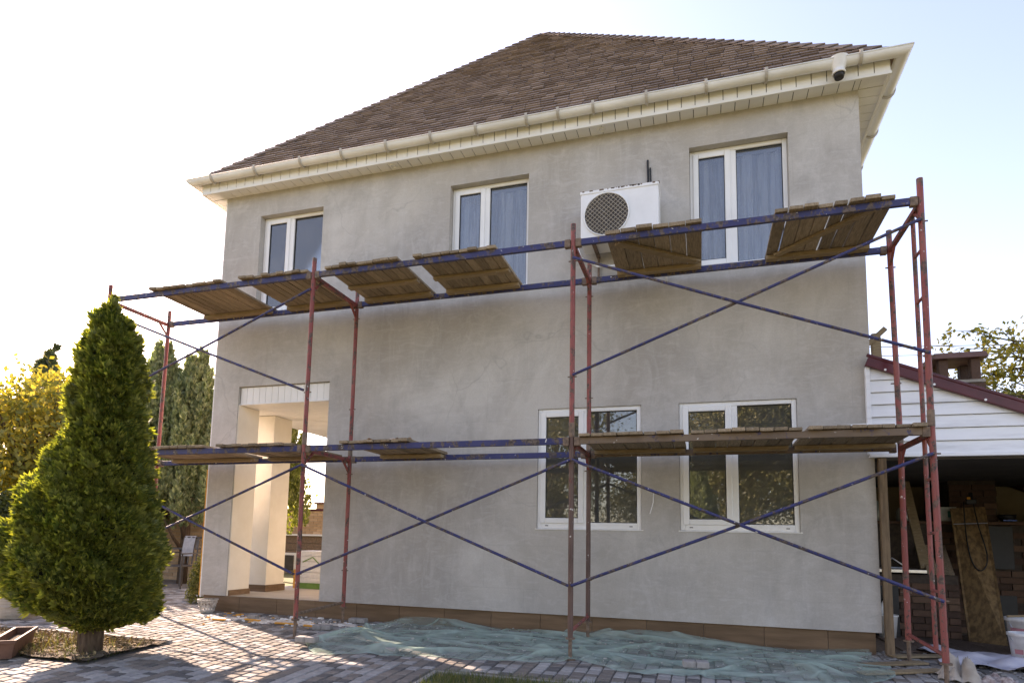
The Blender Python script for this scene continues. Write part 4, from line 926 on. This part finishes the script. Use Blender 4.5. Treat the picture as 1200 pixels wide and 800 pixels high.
# ------------------------------------------------------------------ patio chair with cloth
CH = thing('patio_chair', (-8.45, 2.8, 0), 'dark metal patio chair in front of the brick fence', 'chair'); cx, cy = -8.45, 2.8
for (dx, dy, hh) in ((-.26, -.25, .66), (.26, -.25, .66), (-.26, .27, .98), (.26, .27, .98)):
    MB().tube([(cx+dx, cy+dy, .0), (cx+dx*.97, cy+dy, .42), (cx+dx, cy+dy*(1.0 if dy < 0 else 1.2), hh)], .016, 8).build('leg', M['chairmetal'], CH)
b = MB().box(cx-.26, cx+.26, cy-.26, cy+.26, .41, .435); b.build('seat', M['chairmetal'], CH, bevel=.006)
for k in range(5): MB().bar((cx-.2+k*.1, cy+.28, .45), (cx-.2+k*.1, cy+.32, .96), .03, .012, (0, 1, 0)).build('back_slat', M['chairmetal'], CH)
MB().tube([(cx-.26, cy+.325, .97), (cx+.26, cy+.325, .97)], .017, 8).build('back_rail', M['chairmetal'], CH)
for dx in (-.27, .27): MB().bar((cx+dx, cy-.28, .66), (cx+dx, cy+.3, .67), .05, .022).build('armrest', M['chairmetal'], CH)
b = MB()
for i in range(9):
    for j, (yy, zz) in enumerate(((.28, .60), (.305, .8), (.315, .985), (.345, 1.0), (.365, .97), (.36, .75))):
        b.v.append((cx-.25+i*.035, cy+yy-(.03 if j < 2 else 0)+.006*math.sin(i*1.9+j), zz))
for i in range(8):
    for j in range(5): q = i*6+j; b.f.append((q, q+6, q+7, q+1))
b.build('towel', M['cloth_g'], None, smooth=True, label='grey towel hanging over the patio chair back', cat='towel')
TBL = thing('patio_table', (-9.05, 3.25, 0), 'dark metal patio table behind the chair by the fence', 'table')
MB().box(-9.6, -8.72, 3.15, 4.0, .72, .75).build('table_top', M['chairmetal'], TBL, bevel=.004)
for x, y in ((-9.55, 3.2), (-8.78, 3.2), (-9.55, 3.95), (-8.78, 3.95)): MB().tube([(x, y, 0), (x, y, .719)], .018, 8).build('leg', M['chairmetal'], TBL)
# foam board stack in the porch
FS = thing('foam_board_pack', (-4.75, 1.5, ZP), 'pack of white foam boards with a green label standing in the porch', 'foam boards')
for k in range(6):
    z0 = ZP+.09+k*.085; j = random.uniform(-.02, .02)
    MB().box(-5.02+j, -4.2+j, 1.62, 2.1, z0+.001, z0+.083).build('foam_board', M['foam'], FS, bevel=.004)
gm = simple('green_print', (.10, .22, .04), (.16, .30, .07), 9, .6, .05)
MB().box(-5.0, -4.2, 1.6, 2.1, ZP+.002, ZP+.089).build('foam_board', gm, FS, label='foam board wrapped in green printed film')
b = MB().bar((-4.9, 1.617, ZP+.42), (-4.72, 1.617, ZP+.50), .004, .016).bar((-4.72, 1.617, ZP+.50), (-4.6, 1.617, ZP+.40), .004, .016); b.build('printed_line', gm, FS)
MB().box(-5.05, -5.0, 1.6, 1.68, ZP+.002, ZP+.3).build('strap', M['orange'], FS)

# ------------------------------------------------------------------ ANNEX (summer kitchen)
K = thing('summer_kitchen', (4.6, 2.2, 0), 'open summer kitchen with white siding gable and maroon roof beside the house', 'outbuilding')
KX0, KX1 = 2.84, 7.2; SL = -.416
def roofz(x): return 2.93+SL*(x-2.85)
zb = 1.985; k = 0
while zb < 2.9:
    zt = zb+.128; xr = min(KX1, 2.85+(2.90-zb)/-SL); xr2 = min(KX1, 2.85+(2.90-min(zt, 2.9))/-SL)
    if xr < 2.9: break
    b = MB(); b.hexa([(KX0, -.05, zb), (xr, -.05, zb), (xr, .0-.004, zb), (KX0, -.004, zb), (KX0, -.03, min(zt, 2.9)-.004), (max(xr2, KX0+.02), -.03, min(zt, 2.9)-.004), (max(xr2, KX0+.02), -.004, min(zt, 2.9)-.004), (KX0, -.004, min(zt, 2.9)-.004)])
    b.build('siding_board', M['siding'], K, bevel=.004); zb = zt; k += 1
MB().box(KX0, KX1, -.06, .06, 1.955, 1.984).build('siding_trim', M['siding'], K, bevel=.003)
MB().box(KX0-.012, KX0+.03, -.056, -.003, 1.985, 2.89).build('corner_trim', M['siding'], K, bevel=.003)
b = MB(); b.bar((2.84, -.07, roofz(2.84)+.01), (KX1, -.07, roofz(KX1)+.01), .05, .095, (0, 0, 1)); b.build('verge_flashing', M['maroon'], K, bevel=.006)
b = MB(); b.bar((2.84, -.085, roofz(2.84)+.075), (KX1, -.085, roofz(KX1)+.075), .03, .035); b.build('verge_bead', M['maroon'], K, bevel=.01)
for q in range(6): x = 3.0+q*.42; MB().tube([(x, -.1, roofz(x)-.025), (x, -.09, roofz(x)-.025)], .012, 8).build('rivet', M['white'], K)
b = MB(); n = 22
x = 2.92
while x < KX1:
    x2 = min(x+.09, KX1); zz = .0
    b.hexa([(x, -.04, roofz(x)+.02), (x2, -.04, roofz(x2)+.02), (x2, 4.2, roofz(x2)+.02), (x, 4.2, roofz(x)+.02), (x, -.04, roofz(x)+.05), (x2, -.04, roofz(x2)+.05), (x2, 4.2, roofz(x2)+.05), (x, 4.2, roofz(x)+.05)]); x = x2
for yy in [q*.35+.2 for q in range(12)]: b.bar((2.92, yy, roofz(2.92)+.055), (KX1, yy, roofz(KX1)+.055), .05, .03)
b.build('roof', M['maroon'], K)
MB().box(2.9, KX1, 3.3, 3.5, -.1, 2.0).hexa([(2.9, 3.3, 2.001), (KX1, 3.3, 1.9), (KX1, 3.5, 1.9), (2.9, 3.5, 2.001), (2.9, 3.3, 2.9), (KX1, 3.3, roofz(KX1)), (KX1, 3.5, roofz(KX1)), (2.9, 3.5, 2.9)]).build('back_wall', M['beige'], K)
MB().box(KX1-.2, KX1, .1, 3.298, -.1, 1.3).build('side_wall', M['beige'], K)
MB().box(2.9, KX1-.2, -.02, 3.3, -.08, -.006).build('floor', M['rust'], K)
# floor boards
for q in range(9):
    MB().box(3.15+q*.23, 3.15+q*.23+.225, .35, 1.55, -.004, .012).build('floor_board', wood_m if q else (globals().setdefault('wood_m', wood('floor_board_wood', (.09, .06, .045), (.17, .12, .09), (9, .9, 9)))), K, bevel=.003)
MB().box(2.9, KX1-.2, .0, 3.3, 1.93, 1.954).build('kitchen_ceiling', M['dark'], K)
MB().box(2.915, 2.985, -.045, .03, -.02, 1.95).build('corner_post', simple('post_wood', (.15, .10, .06), (.25, .17, .10), 8, .8, .4, stretch=(6, 6, .6)), K, bevel=.004)
# brick counters
MB().box(3.06, 4.05, 1.55, 2.2, -.005, .74).build('counter_core', M['mortar_d'], K)
brick_wall(K, 3.06, 4.05, .02, .72, 1.549, .25, .078, M['brick_r'], lambda x, z: not (3.1 < x < 3.42 and z < .6), 120)
MB().box(3.1, 3.42, 1.5, 1.548, 0.0, .6).build('sink_opening_shade', M['black'], K)  # black slab on the counter face, painted shade of the hollow under the sink
MB().box(3.04, 3.72, 1.48, 2.2, .76, .80).build('sink_top', M['steel'], K, bevel=.004)
MB().tube([(3.22, 1.9, .8), (3.22, 1.9, 1.12), (3.23, 1.86, 1.2), (3.25, 1.78, 1.2), (3.26, 1.74, 1.14)], .012, 8).build('tap', M['steel'], K, smooth=True)
MB().tube([(3.30, 1.49, .62), (3.29, 1.47, .45), (3.24, 1.47, .36), (3.23, 1.47, .25)], .03, 8).build('drain_pipe', M['white'], K, smooth=True)
MB().box(3.0, 5.6, 2.2, 3.298, -.005, 1.36).build('oven_core', M['mortar_d'], K)
def nohole(x, z): return not ((4.55 < x < 4.84 and .8 < z < 1.34) or (4.55 < x < 4.84 and z < .5))
brick_wall(K, 4.06, 5.6, .02, 1.34, 2.199, .25, .078, M['brick_r'], nohole, 200)
MB().box(4.55, 4.84, 2.15, 2.198, .82, 1.34).build('oven_opening_shade', M['black'], K); MB().box(4.55, 4.84, 2.15, 2.198, 0, .5).build('oven_opening_shade', M['black'], K)  # black slabs on the brick face, painted shade in place of real hollows
MB().box(2.99, 5.65, 2.14, 3.29, 1.361, 1.40).build('ledge', M['brick_r'], K, bevel=.006)
MB().box(4.24, 4.76, 2.33, 3.29, 1.401, 1.929).build('chimney_core', M['mortar_d'], K)
brick_wall(K, 4.24, 4.76, 1.41, 1.92, 2.329, .25, .078, M['brick_r'], None, 60)
CHM = MB().box(4.30, 4.78, 2.6, 3.1, 1.96, 3.27).build('chimney', M['brick_r'], K)
b = MB(); q = 0
for z in range(8):
    zz = 2.66+z*.075
    MB().box(4.262+(.13 if z % 2 else 0), 4.262+(.13 if z % 2 else 0)+.24, 2.578, 2.599, zz+.004, zz+.071).build('brick', M['brick_r'], CHM)
    MB().box(4.54+(.11 if z % 2 else -.03), min(4.54+(.11 if z % 2 else -.03)+.24, 4.818), 2.578, 2.599, zz+.004, zz+.071).build('brick', M['brick_r'], CHM)
for (x, y) in ((4.30, 2.6), (4.67, 2.6), (4.30, 2.98), (4.67, 2.98)): MB().box(x, x+.11, y, y+.11, 3.311, 3.60).build('pier', M['brick_r'], CHM, bevel=.006)
MB().box(4.26, 4.82, 2.58, 3.12, 3.271, 3.31).build('mortar_bed', M['mortar'], CHM)
b = MB(); b.hexa([(4.22, 2.53, 3.601), (4.86, 2.53, 3.601), (4.86, 3.17, 3.601), (4.22, 3.17, 3.601), (4.24, 2.56, 3.685), (4.84, 2.56, 3.685), (4.84, 3.14, 3.685), (4.24, 3.14, 3.685)]); b.build('cap', simple('cap_tile', (.14, .07, .055), (.2, .1, .08), 8, .7, .2), CHM, bevel=.008)
# things in the kitchen
OS = thing('osb_panel', (4.22, 1.3, 0), 'tall chipboard panel leaning against the brick oven', 'board')
MB().hexa([(4.08, 1.42, .016), (4.36, 1.18, .014), (4.36, 1.20, .014), (4.08, 1.44, .016), (4.17, 2.06, 1.56), (4.54, 2.06, 1.58), (4.54, 2.08, 1.58), (4.17, 2.08, 1.56)]).build('panel', M['osb'], OS)
P = lambda u, v: Vector((4.06+.38*u-.06*v*(u), 0, 0))
def osb_pt(u, v, d=.012):
    a = Vector((4.08, 1.42, .016)).lerp(Vector((4.36, 1.18, .014)), u); c = Vector((4.17, 2.06, 1.56)).lerp(Vector((4.54, 2.06, 1.58)), u); return a.lerp(c, v)+Vector((-.2, -.8, .3)).normalized()*(d+.03)
CB = thing('power_tool', osb_pt(.6, 1.0), 'small drill with black cable hanging over the chipboard panel', 'drill')
b = MB().bar(osb_pt(.45, 1.03, .03), osb_pt(.75, 1.03, .03), .05, .06).bar(osb_pt(.62, 1.03, .03), osb_pt(.62, 1.1, .03), .04, .05); b.build('body', M['black'], CB, bevel=.01)
MB().bar(osb_pt(.5, 1.05, .05), osb_pt(.58, 1.05, .05), .03, .04).build('switch', M['orange'], CB)
pts_ = [osb_pt(.40, 1.03, .03), osb_pt(.36, .92), osb_pt(.33, .75), osb_pt(.36, .6), osb_pt(.46, .52), osb_pt(.6, .5), osb_pt(.74, .53), osb_pt(.82, .6), osb_pt(.80, .7), osb_pt(.72, .82), osb_pt(.68, .95), osb_pt(.66, 1.03, .03)]
sm = []
for i in range(len(pts_)-1):
    p0_, p1_, p2_, p3_ = pts_[max(i-1, 0)], pts_[i], pts_[i+1], pts_[min(i+2, len(pts_)-1)]
    for t in (0, .33, .66): sm.append(.5*((2*p1_)+(p2_-p0_)*t+(2*p0_-5*p1_+4*p2_-p3_)*t*t+(3*p1_-p0_-3*p2_+p3_)*t**3))
MB().tube(sm+[pts_[-1]], .007, 6).build('cable', M['black'], CB, smooth=True)
MB().tube([osb_pt(.02, .86, .01), osb_pt(.98, .86, .01)], .006, 6).build('chain', M['steel'], None, label='thin metal rod across the chipboard panel', cat='rod')
b = MB().box(4.08, 4.27, 2.16, 2.3, 1.403, 1.58); o = b.build('carton', simple('carton_print', (.38, .40, .36), (.5, .5, .46), 12, .7, .05), None, bevel=.004, label='small pale carton with green print on the oven ledge', cat='carton')
MB().box(4.17, 4.22, 2.155, 2.159, 1.45, 1.53).build('printed_patch', simple('teal_print', (.03, .14, .11), (.05, .18, .14), 9, .6, 0), o)
BW = thing('bowl', (4.83, 2.25, 1.401), 'dark bowl on the oven ledge', 'bowl'); MB().lathe([(.0, .0), (.05, .0), (.09, .05), (.095, .09), (.085, .09), (.045, .02), (.0, .015)], (4.83, 2.25, 1.401), 20).build('body', M['black'], BW, smooth=True); MB().box(4.76, 4.9, 2.165, 2.17, 1.41, 1.425).build('blue_strip', simple('blue_plastic', (.03, .1, .4), (.04, .12, .45), 5, .4, 0), BW)
for (x, h, r, lb) in ((3.42, .26, .055, 'tall glass jar on the ledge beside the house wall'), (3.72, .17, .085, 'wide glass bowl on the ledge behind the scaffold post')):
    MB().lathe([(.0, .0), (r, .0), (r*1.05, h*.2), (r*1.05, h*.75), (r*.8, h*.9), (r*.8, h), (r*.72, h), (r*.9, h*.7), (r*.9, h*.1), (0, .01)], (x, 2.3, 1.402), 18).build('glass_jar', M['clearglass'], None, smooth=True, label=lb, cat='jar')
MB().bar((3.78, 1.75, .81), (3.70, 2.12, 2.0-.1), .1, .03, (0, 1, 0)).build('plank_offcut', M['batten'], None, label='narrow plank standing on the counter against the kitchen wall', cat='plank')
DR = thing('dish_rack', (3.42, 1.75, .8), 'small bent metal dish rack beside the sink tap', 'rack'); MB().tube([(3.3, 1.7, .81), (3.42, 1.72, .93), (3.56, 1.74, .83)], .01, 6).build('hoop', M['steel'], DR); MB().tube([(3.32, 1.7, .815), (3.58, 1.7, .815)], .01, 6).build('foot', M['steel'], DR)
for i, (x, lb) in enumerate(((3.82, 'dark board leaning on the counter beside the sink'), (3.98, 'second dark board leaning on the counter toward the chipboard panel'))):
    MB().hexa([(x-.06, 1.6, .745), (x+.05, 1.58, .745), (x+.05, 1.6, .745), (x-.06, 1.62, .745), (x+.02, 2.1, 1.1), (x+.12, 2.1, 1.1), (x+.12, 2.12, 1.1), (x+.02, 2.12, 1.1)]).build('dark_board', M['plank'], None, label=lb, cat='board')
BK = thing('bucket', (3.26, 1.38, 0), 'white plastic bucket under the sink drain', 'bucket'); MB().lathe([(.0, .0), (.085, .0), (.11, .24), (.118, .245), (.118, .26), (.105, .26), (.08, .02), (0, .02)], (3.26, 1.38, .013), 20).build('tub', M['white'], BK, smooth=True)
def paint_bucket(x, y, z, s, label, extra):
    B = thing('paint_bucket', (x, y, z), label, 'bucket'); MB().lathe([(.0, .0), (.12*s, .0), (.15*s, .29*s), (.162*s, .295*s), (.162*s, .325*s), (.145*s, .325*s), (.12*s, .1*s), (0, .09*s)], (x, y, z), 26).build('tub', simple('splashed_plastic', (.55, .53, .52), (.78, .77, .76), 9, .5, .3), B, smooth=True)
    b = MB().tube([(x+.15*s*math.cos(t), y+.15*s*math.sin(t)-.06*s*math.sin(math.pi*(t+.2)/3.5), z+.3*s-.14*s*max(0, math.sin(math.pi*(t-3.2)/3.0))) for t in [3.2+3.0*q/14 for q in range(15)]], .005*s, 6); b.build('handle', M['steel'], B)
    n = 12
    for (a0, a1, z0, z1, m) in extra:
        b = MB()
        for q in range(n):
            t0, t1 = a0+(a1-a0)*q/n, a0+(a1-a0)*(q+1)/n; r = lambda zz: s*(.12+.03*zz/.29)+.002
            b.quad(*[(x+r(zz)*math.cos(t), y+r(zz)*math.sin(t), z+zz*s) for t, zz in ((t0, z0), (t1, z0), (t1, z1), (t0, z1))])
        b.build('print', m, B)
    return B
pk = simple('pink_print', (.42, .16, .18), (.5, .22, .24), 5, .5, 0)
paint_bucket(4.33, .62, .0, 1.15, 'large white paint bucket with pink and green print by the oven', [(3.4, 5.6, .12, .24, pk), (3.7, 4.5, .05, .11, gm)])
paint_bucket(4.1, .1, .0, .85, 'smaller white bucket standing on the pale sheet', [(3.6, 4.2, .1, .15, pk), (4.3, 4.5, .12, .16, M['orange'])])
MB().tube([(4.14, .56, .385), (4.52, .66, .40)], .012, 6).build('mixing_stick', M['batten'], None, label='stick lying across the large paint bucket', cat='stick')
def cloth(name, x0, x1, y0, y1, n, amp, m, label, cat, fn=None, seed=0):
    from mathutils import noise as NZ
    b = MB()
    for i in range(n+1):
        for j in range(n+1):
            u, v = i/n, j/n; x, y = x0+(x1-x0)*u, y0+(y1-y0)*v; h = (abs(NZ.noise(Vector((u*3+seed, v*3, seed))))*1.4+.35*abs(NZ.noise(Vector((u*8+seed, v*7, 2)))))*amp*(1.0 if not fn else fn(u, v))
            b.v.append((x+.06*(x1-x0)*math.sin(v*9+seed), y+.05*(y1-y0)*math.sin(u*8), gz(y)+.006+h))
    for i in range(n):
        for j in range(n): q = i*(n+1)+j; b.f.append((q, q+n+1, q+n+2, q+1))
    return b.build(name, m, None, smooth=True, label=label, cat=cat)
cloth('plastic_sheet', 3.35, 4.5, -.45, .5, 26, .09, M['sheet'], 'pale lilac plastic sheet spread on the ground by the buckets', 'sheet', None, 3)
cloth('work_rag', 3.1, 3.42, -1.02, -.72, 18, .34, M['cloth_b'], 'crumpled beige rag lying at the foot of the ladder frame', 'rag', lambda u, v: 1.2*math.sin(math.pi*u)*math.sin(math.pi*v)+.1, 8)
cloth('patterned_cloth', 3.3, 3.66, -1.2, -.8, 18, .14, simple('patterned_cloth', (.22, .14, .12), (.55, .48, .44), 26, .95, .4), 'brown patterned cloth crumpled beside the beige rag', 'cloth', lambda u, v: math.sin(math.pi*u)*math.sin(math.pi*v)+.15, 12)
for i, (a, c, lb) in enumerate([((2.55, -.62, 0), (3.15, -.32, 0), 'long thin board lying at the end of the netting'), ((2.5, -.95, 0), (3.2, -.62, 0), 'thin board lying beside the rag at the ladder foot'), ((2.95, -.1, 0), (3.5, .12, 0), 'thin board lying across the kitchen threshold')]):
    a, c = Vector(a), Vector(c); a.z = gz(a.y)+.012; c.z = gz(c.y)+.016
    MB().bar(a, c, .12, .018).build('loose_board', M['batten'], None, label=lb, cat='board', bevel=.003)
sp = MB()
for k in range(420):
    x, y = random.uniform(2.6, 4.4), random.uniform(-.9, .3); s = random.uniform(.004, .014); c = Vector((x, y, gz(y)+.006+s*.3)); t = random.uniform(0, 3); dx = Vector((math.cos(t), math.sin(t), 0))*s*random.uniform(1, 4); dy = Vector((-math.sin(t), math.cos(t), 0))*s*.6; u = Vector((0, 0, s*.35))
    sp.hexa([c-dx-dy-u, c+dx-dy-u, c+dx+dy-u, c-dx+dy-u, c-dx-dy+u, c+dx-dy+u, c+dx+dy+u, c-dx+dy+u])
sp.build('debris', M['kerb'], None, kind='stuff', label='pale building debris scattered by the kitchen threshold')

# ------------------------------------------------------------------ behind the annex
PO = thing('wooden_post', (3.92, 4.2, 0), 'short weathered wooden post with slanted bracket behind the annex roof', 'post')
MB().bar((4.02, 4.2, -.05), (3.93, 4.2, 4.5), .13, .12, (0, 1, 0)).build('post', M['batten'], PO, bevel=.006); MB().bar((3.78, 4.12, 4.3), (4.06, 4.12, 4.56), .08, .07, (0, 1, 0)).build('bracket', M['batten'], PO, bevel=.006)
for i, (za, zb_) in enumerate(((7.45, 7.0), (7.15, 6.75))):
    pts_ = [Vector((-4+3.5*q, 14+.3*q, za+(zb_-za)*q/8-.5*math.sin(math.pi*q/8)+.45)) for q in range(9)]
    MB().tube(pts_, .012, 5).build('power_line', M['black'], None, label=['upper thin power line crossing behind the annex chimney', 'lower thin power line crossing behind the annex chimney'][i], cat='power line')
# branch tree on the right
R_ = thing('apple_tree', (6.95, 4.9, 0), 'sparse leaved tree reaching over the annex roof', 'tree'); base = Vector((6.95, 4.9, 0)); b = MB(); out = []
b.tube([base+Vector((0, 0, -.1)), base+Vector((-.1, 0, 1.6)), base+Vector((-.3, 0, 3.0)), base+Vector((-.5, .1, 4.8))], [.13, .1, .07, .02], 9)
for k in range(26):
    z = rng.uniform(2.2, 4.3); s = base+Vector((-.28, 0, z)); a = rng.uniform(math.pi*.7, math.pi*1.25) if k < 20 else rng.uniform(0, 6.28); L = rng.uniform(.9, 1.75)
    pts_ = [s]; dr = Vector((math.cos(a), math.sin(a)*.6, rng.uniform(.0, .5))).normalized()
    for q in range(5): dr = (dr+Vector(rng.normal(size=3)*.16)+Vector((0, 0, .03))).normalized(); pts_.append(pts_[-1]+dr*L/5)
    b.tube(pts_, [.024, .018, .014, .010, .007, .004], 5)
    for q in range(1, 6):
        for tw in range(3):
            st = pts_[q]; d2 = (dr+Vector(rng.normal(size=3)*.9)).normalized(); e = st+d2*rng.uniform(.1, .3); b.tube([st, e], [.005, .002], 4)
            m_ = 9; t = rng.uniform(.2, 1.1, m_); P_ = np.array(st)+np.outer(t, np.array(e-st))+rng.normal(size=(m_, 3))*.03; out.append(diamonds(P_, rv(m_)+np.array([0, 0, -.4]), rv(m_), rng.uniform(.07, .11, m_), rng.uniform(.018, .03, m_)))
b.build('trunk', M['bark'], R_, smooth=True); np_mesh('crown', np.concatenate(out), 4, M['yellow'], R_)
# ------------------------------------------------------------------ garden across the lawn, mirrored in the ground floor windows
GG = 'garden trees across the lawn'
broad_tree('garden_tree', (-4.6, -19, -.2), 7.6, 2.6, M['garden'], 'round garden tree across the lawn facing the house', 150, 130, .13, .2, .62, .4, GG, cc=.5)
broad_tree('garden_tree', (-.9, -23, -.2), 5.4, 1.8, M['garden'], 'low yellowing garden tree across the lawn', 110, 130, .13, .16, .62, .4, GG, cc=.45)
broad_tree('garden_tree', (2.6, -18, -.2), 8.2, 2.6, M['garden'], 'tall garden tree across the lawn opposite the kitchen', 300, 130, .13, .2, .6, .42, GG, cc=.5)
broad_tree('garden_tree', (6.2, -21, -.2), 8.6, 3.0, M['garden'], 'large yellow garden tree at the end of the lawn', 260, 130, .13, .2, .6, .42, GG, cc=.5)
plume_tree('garden_conifer', (1.1, -14.5, -.2), 3.6, .95, 90, M['juniper'], 'pale conical conifer on the lawn opposite the house', spray=.16, per=80, group=None, pw=.16)
broad_tree('garden_tree', (-9.5, -22, -.2), 7.8, 2.8, M['garden'], 'leafy garden tree in the far corner of the lawn', 130, 130, .13, .2, .62, .4, GG, cc=.5)
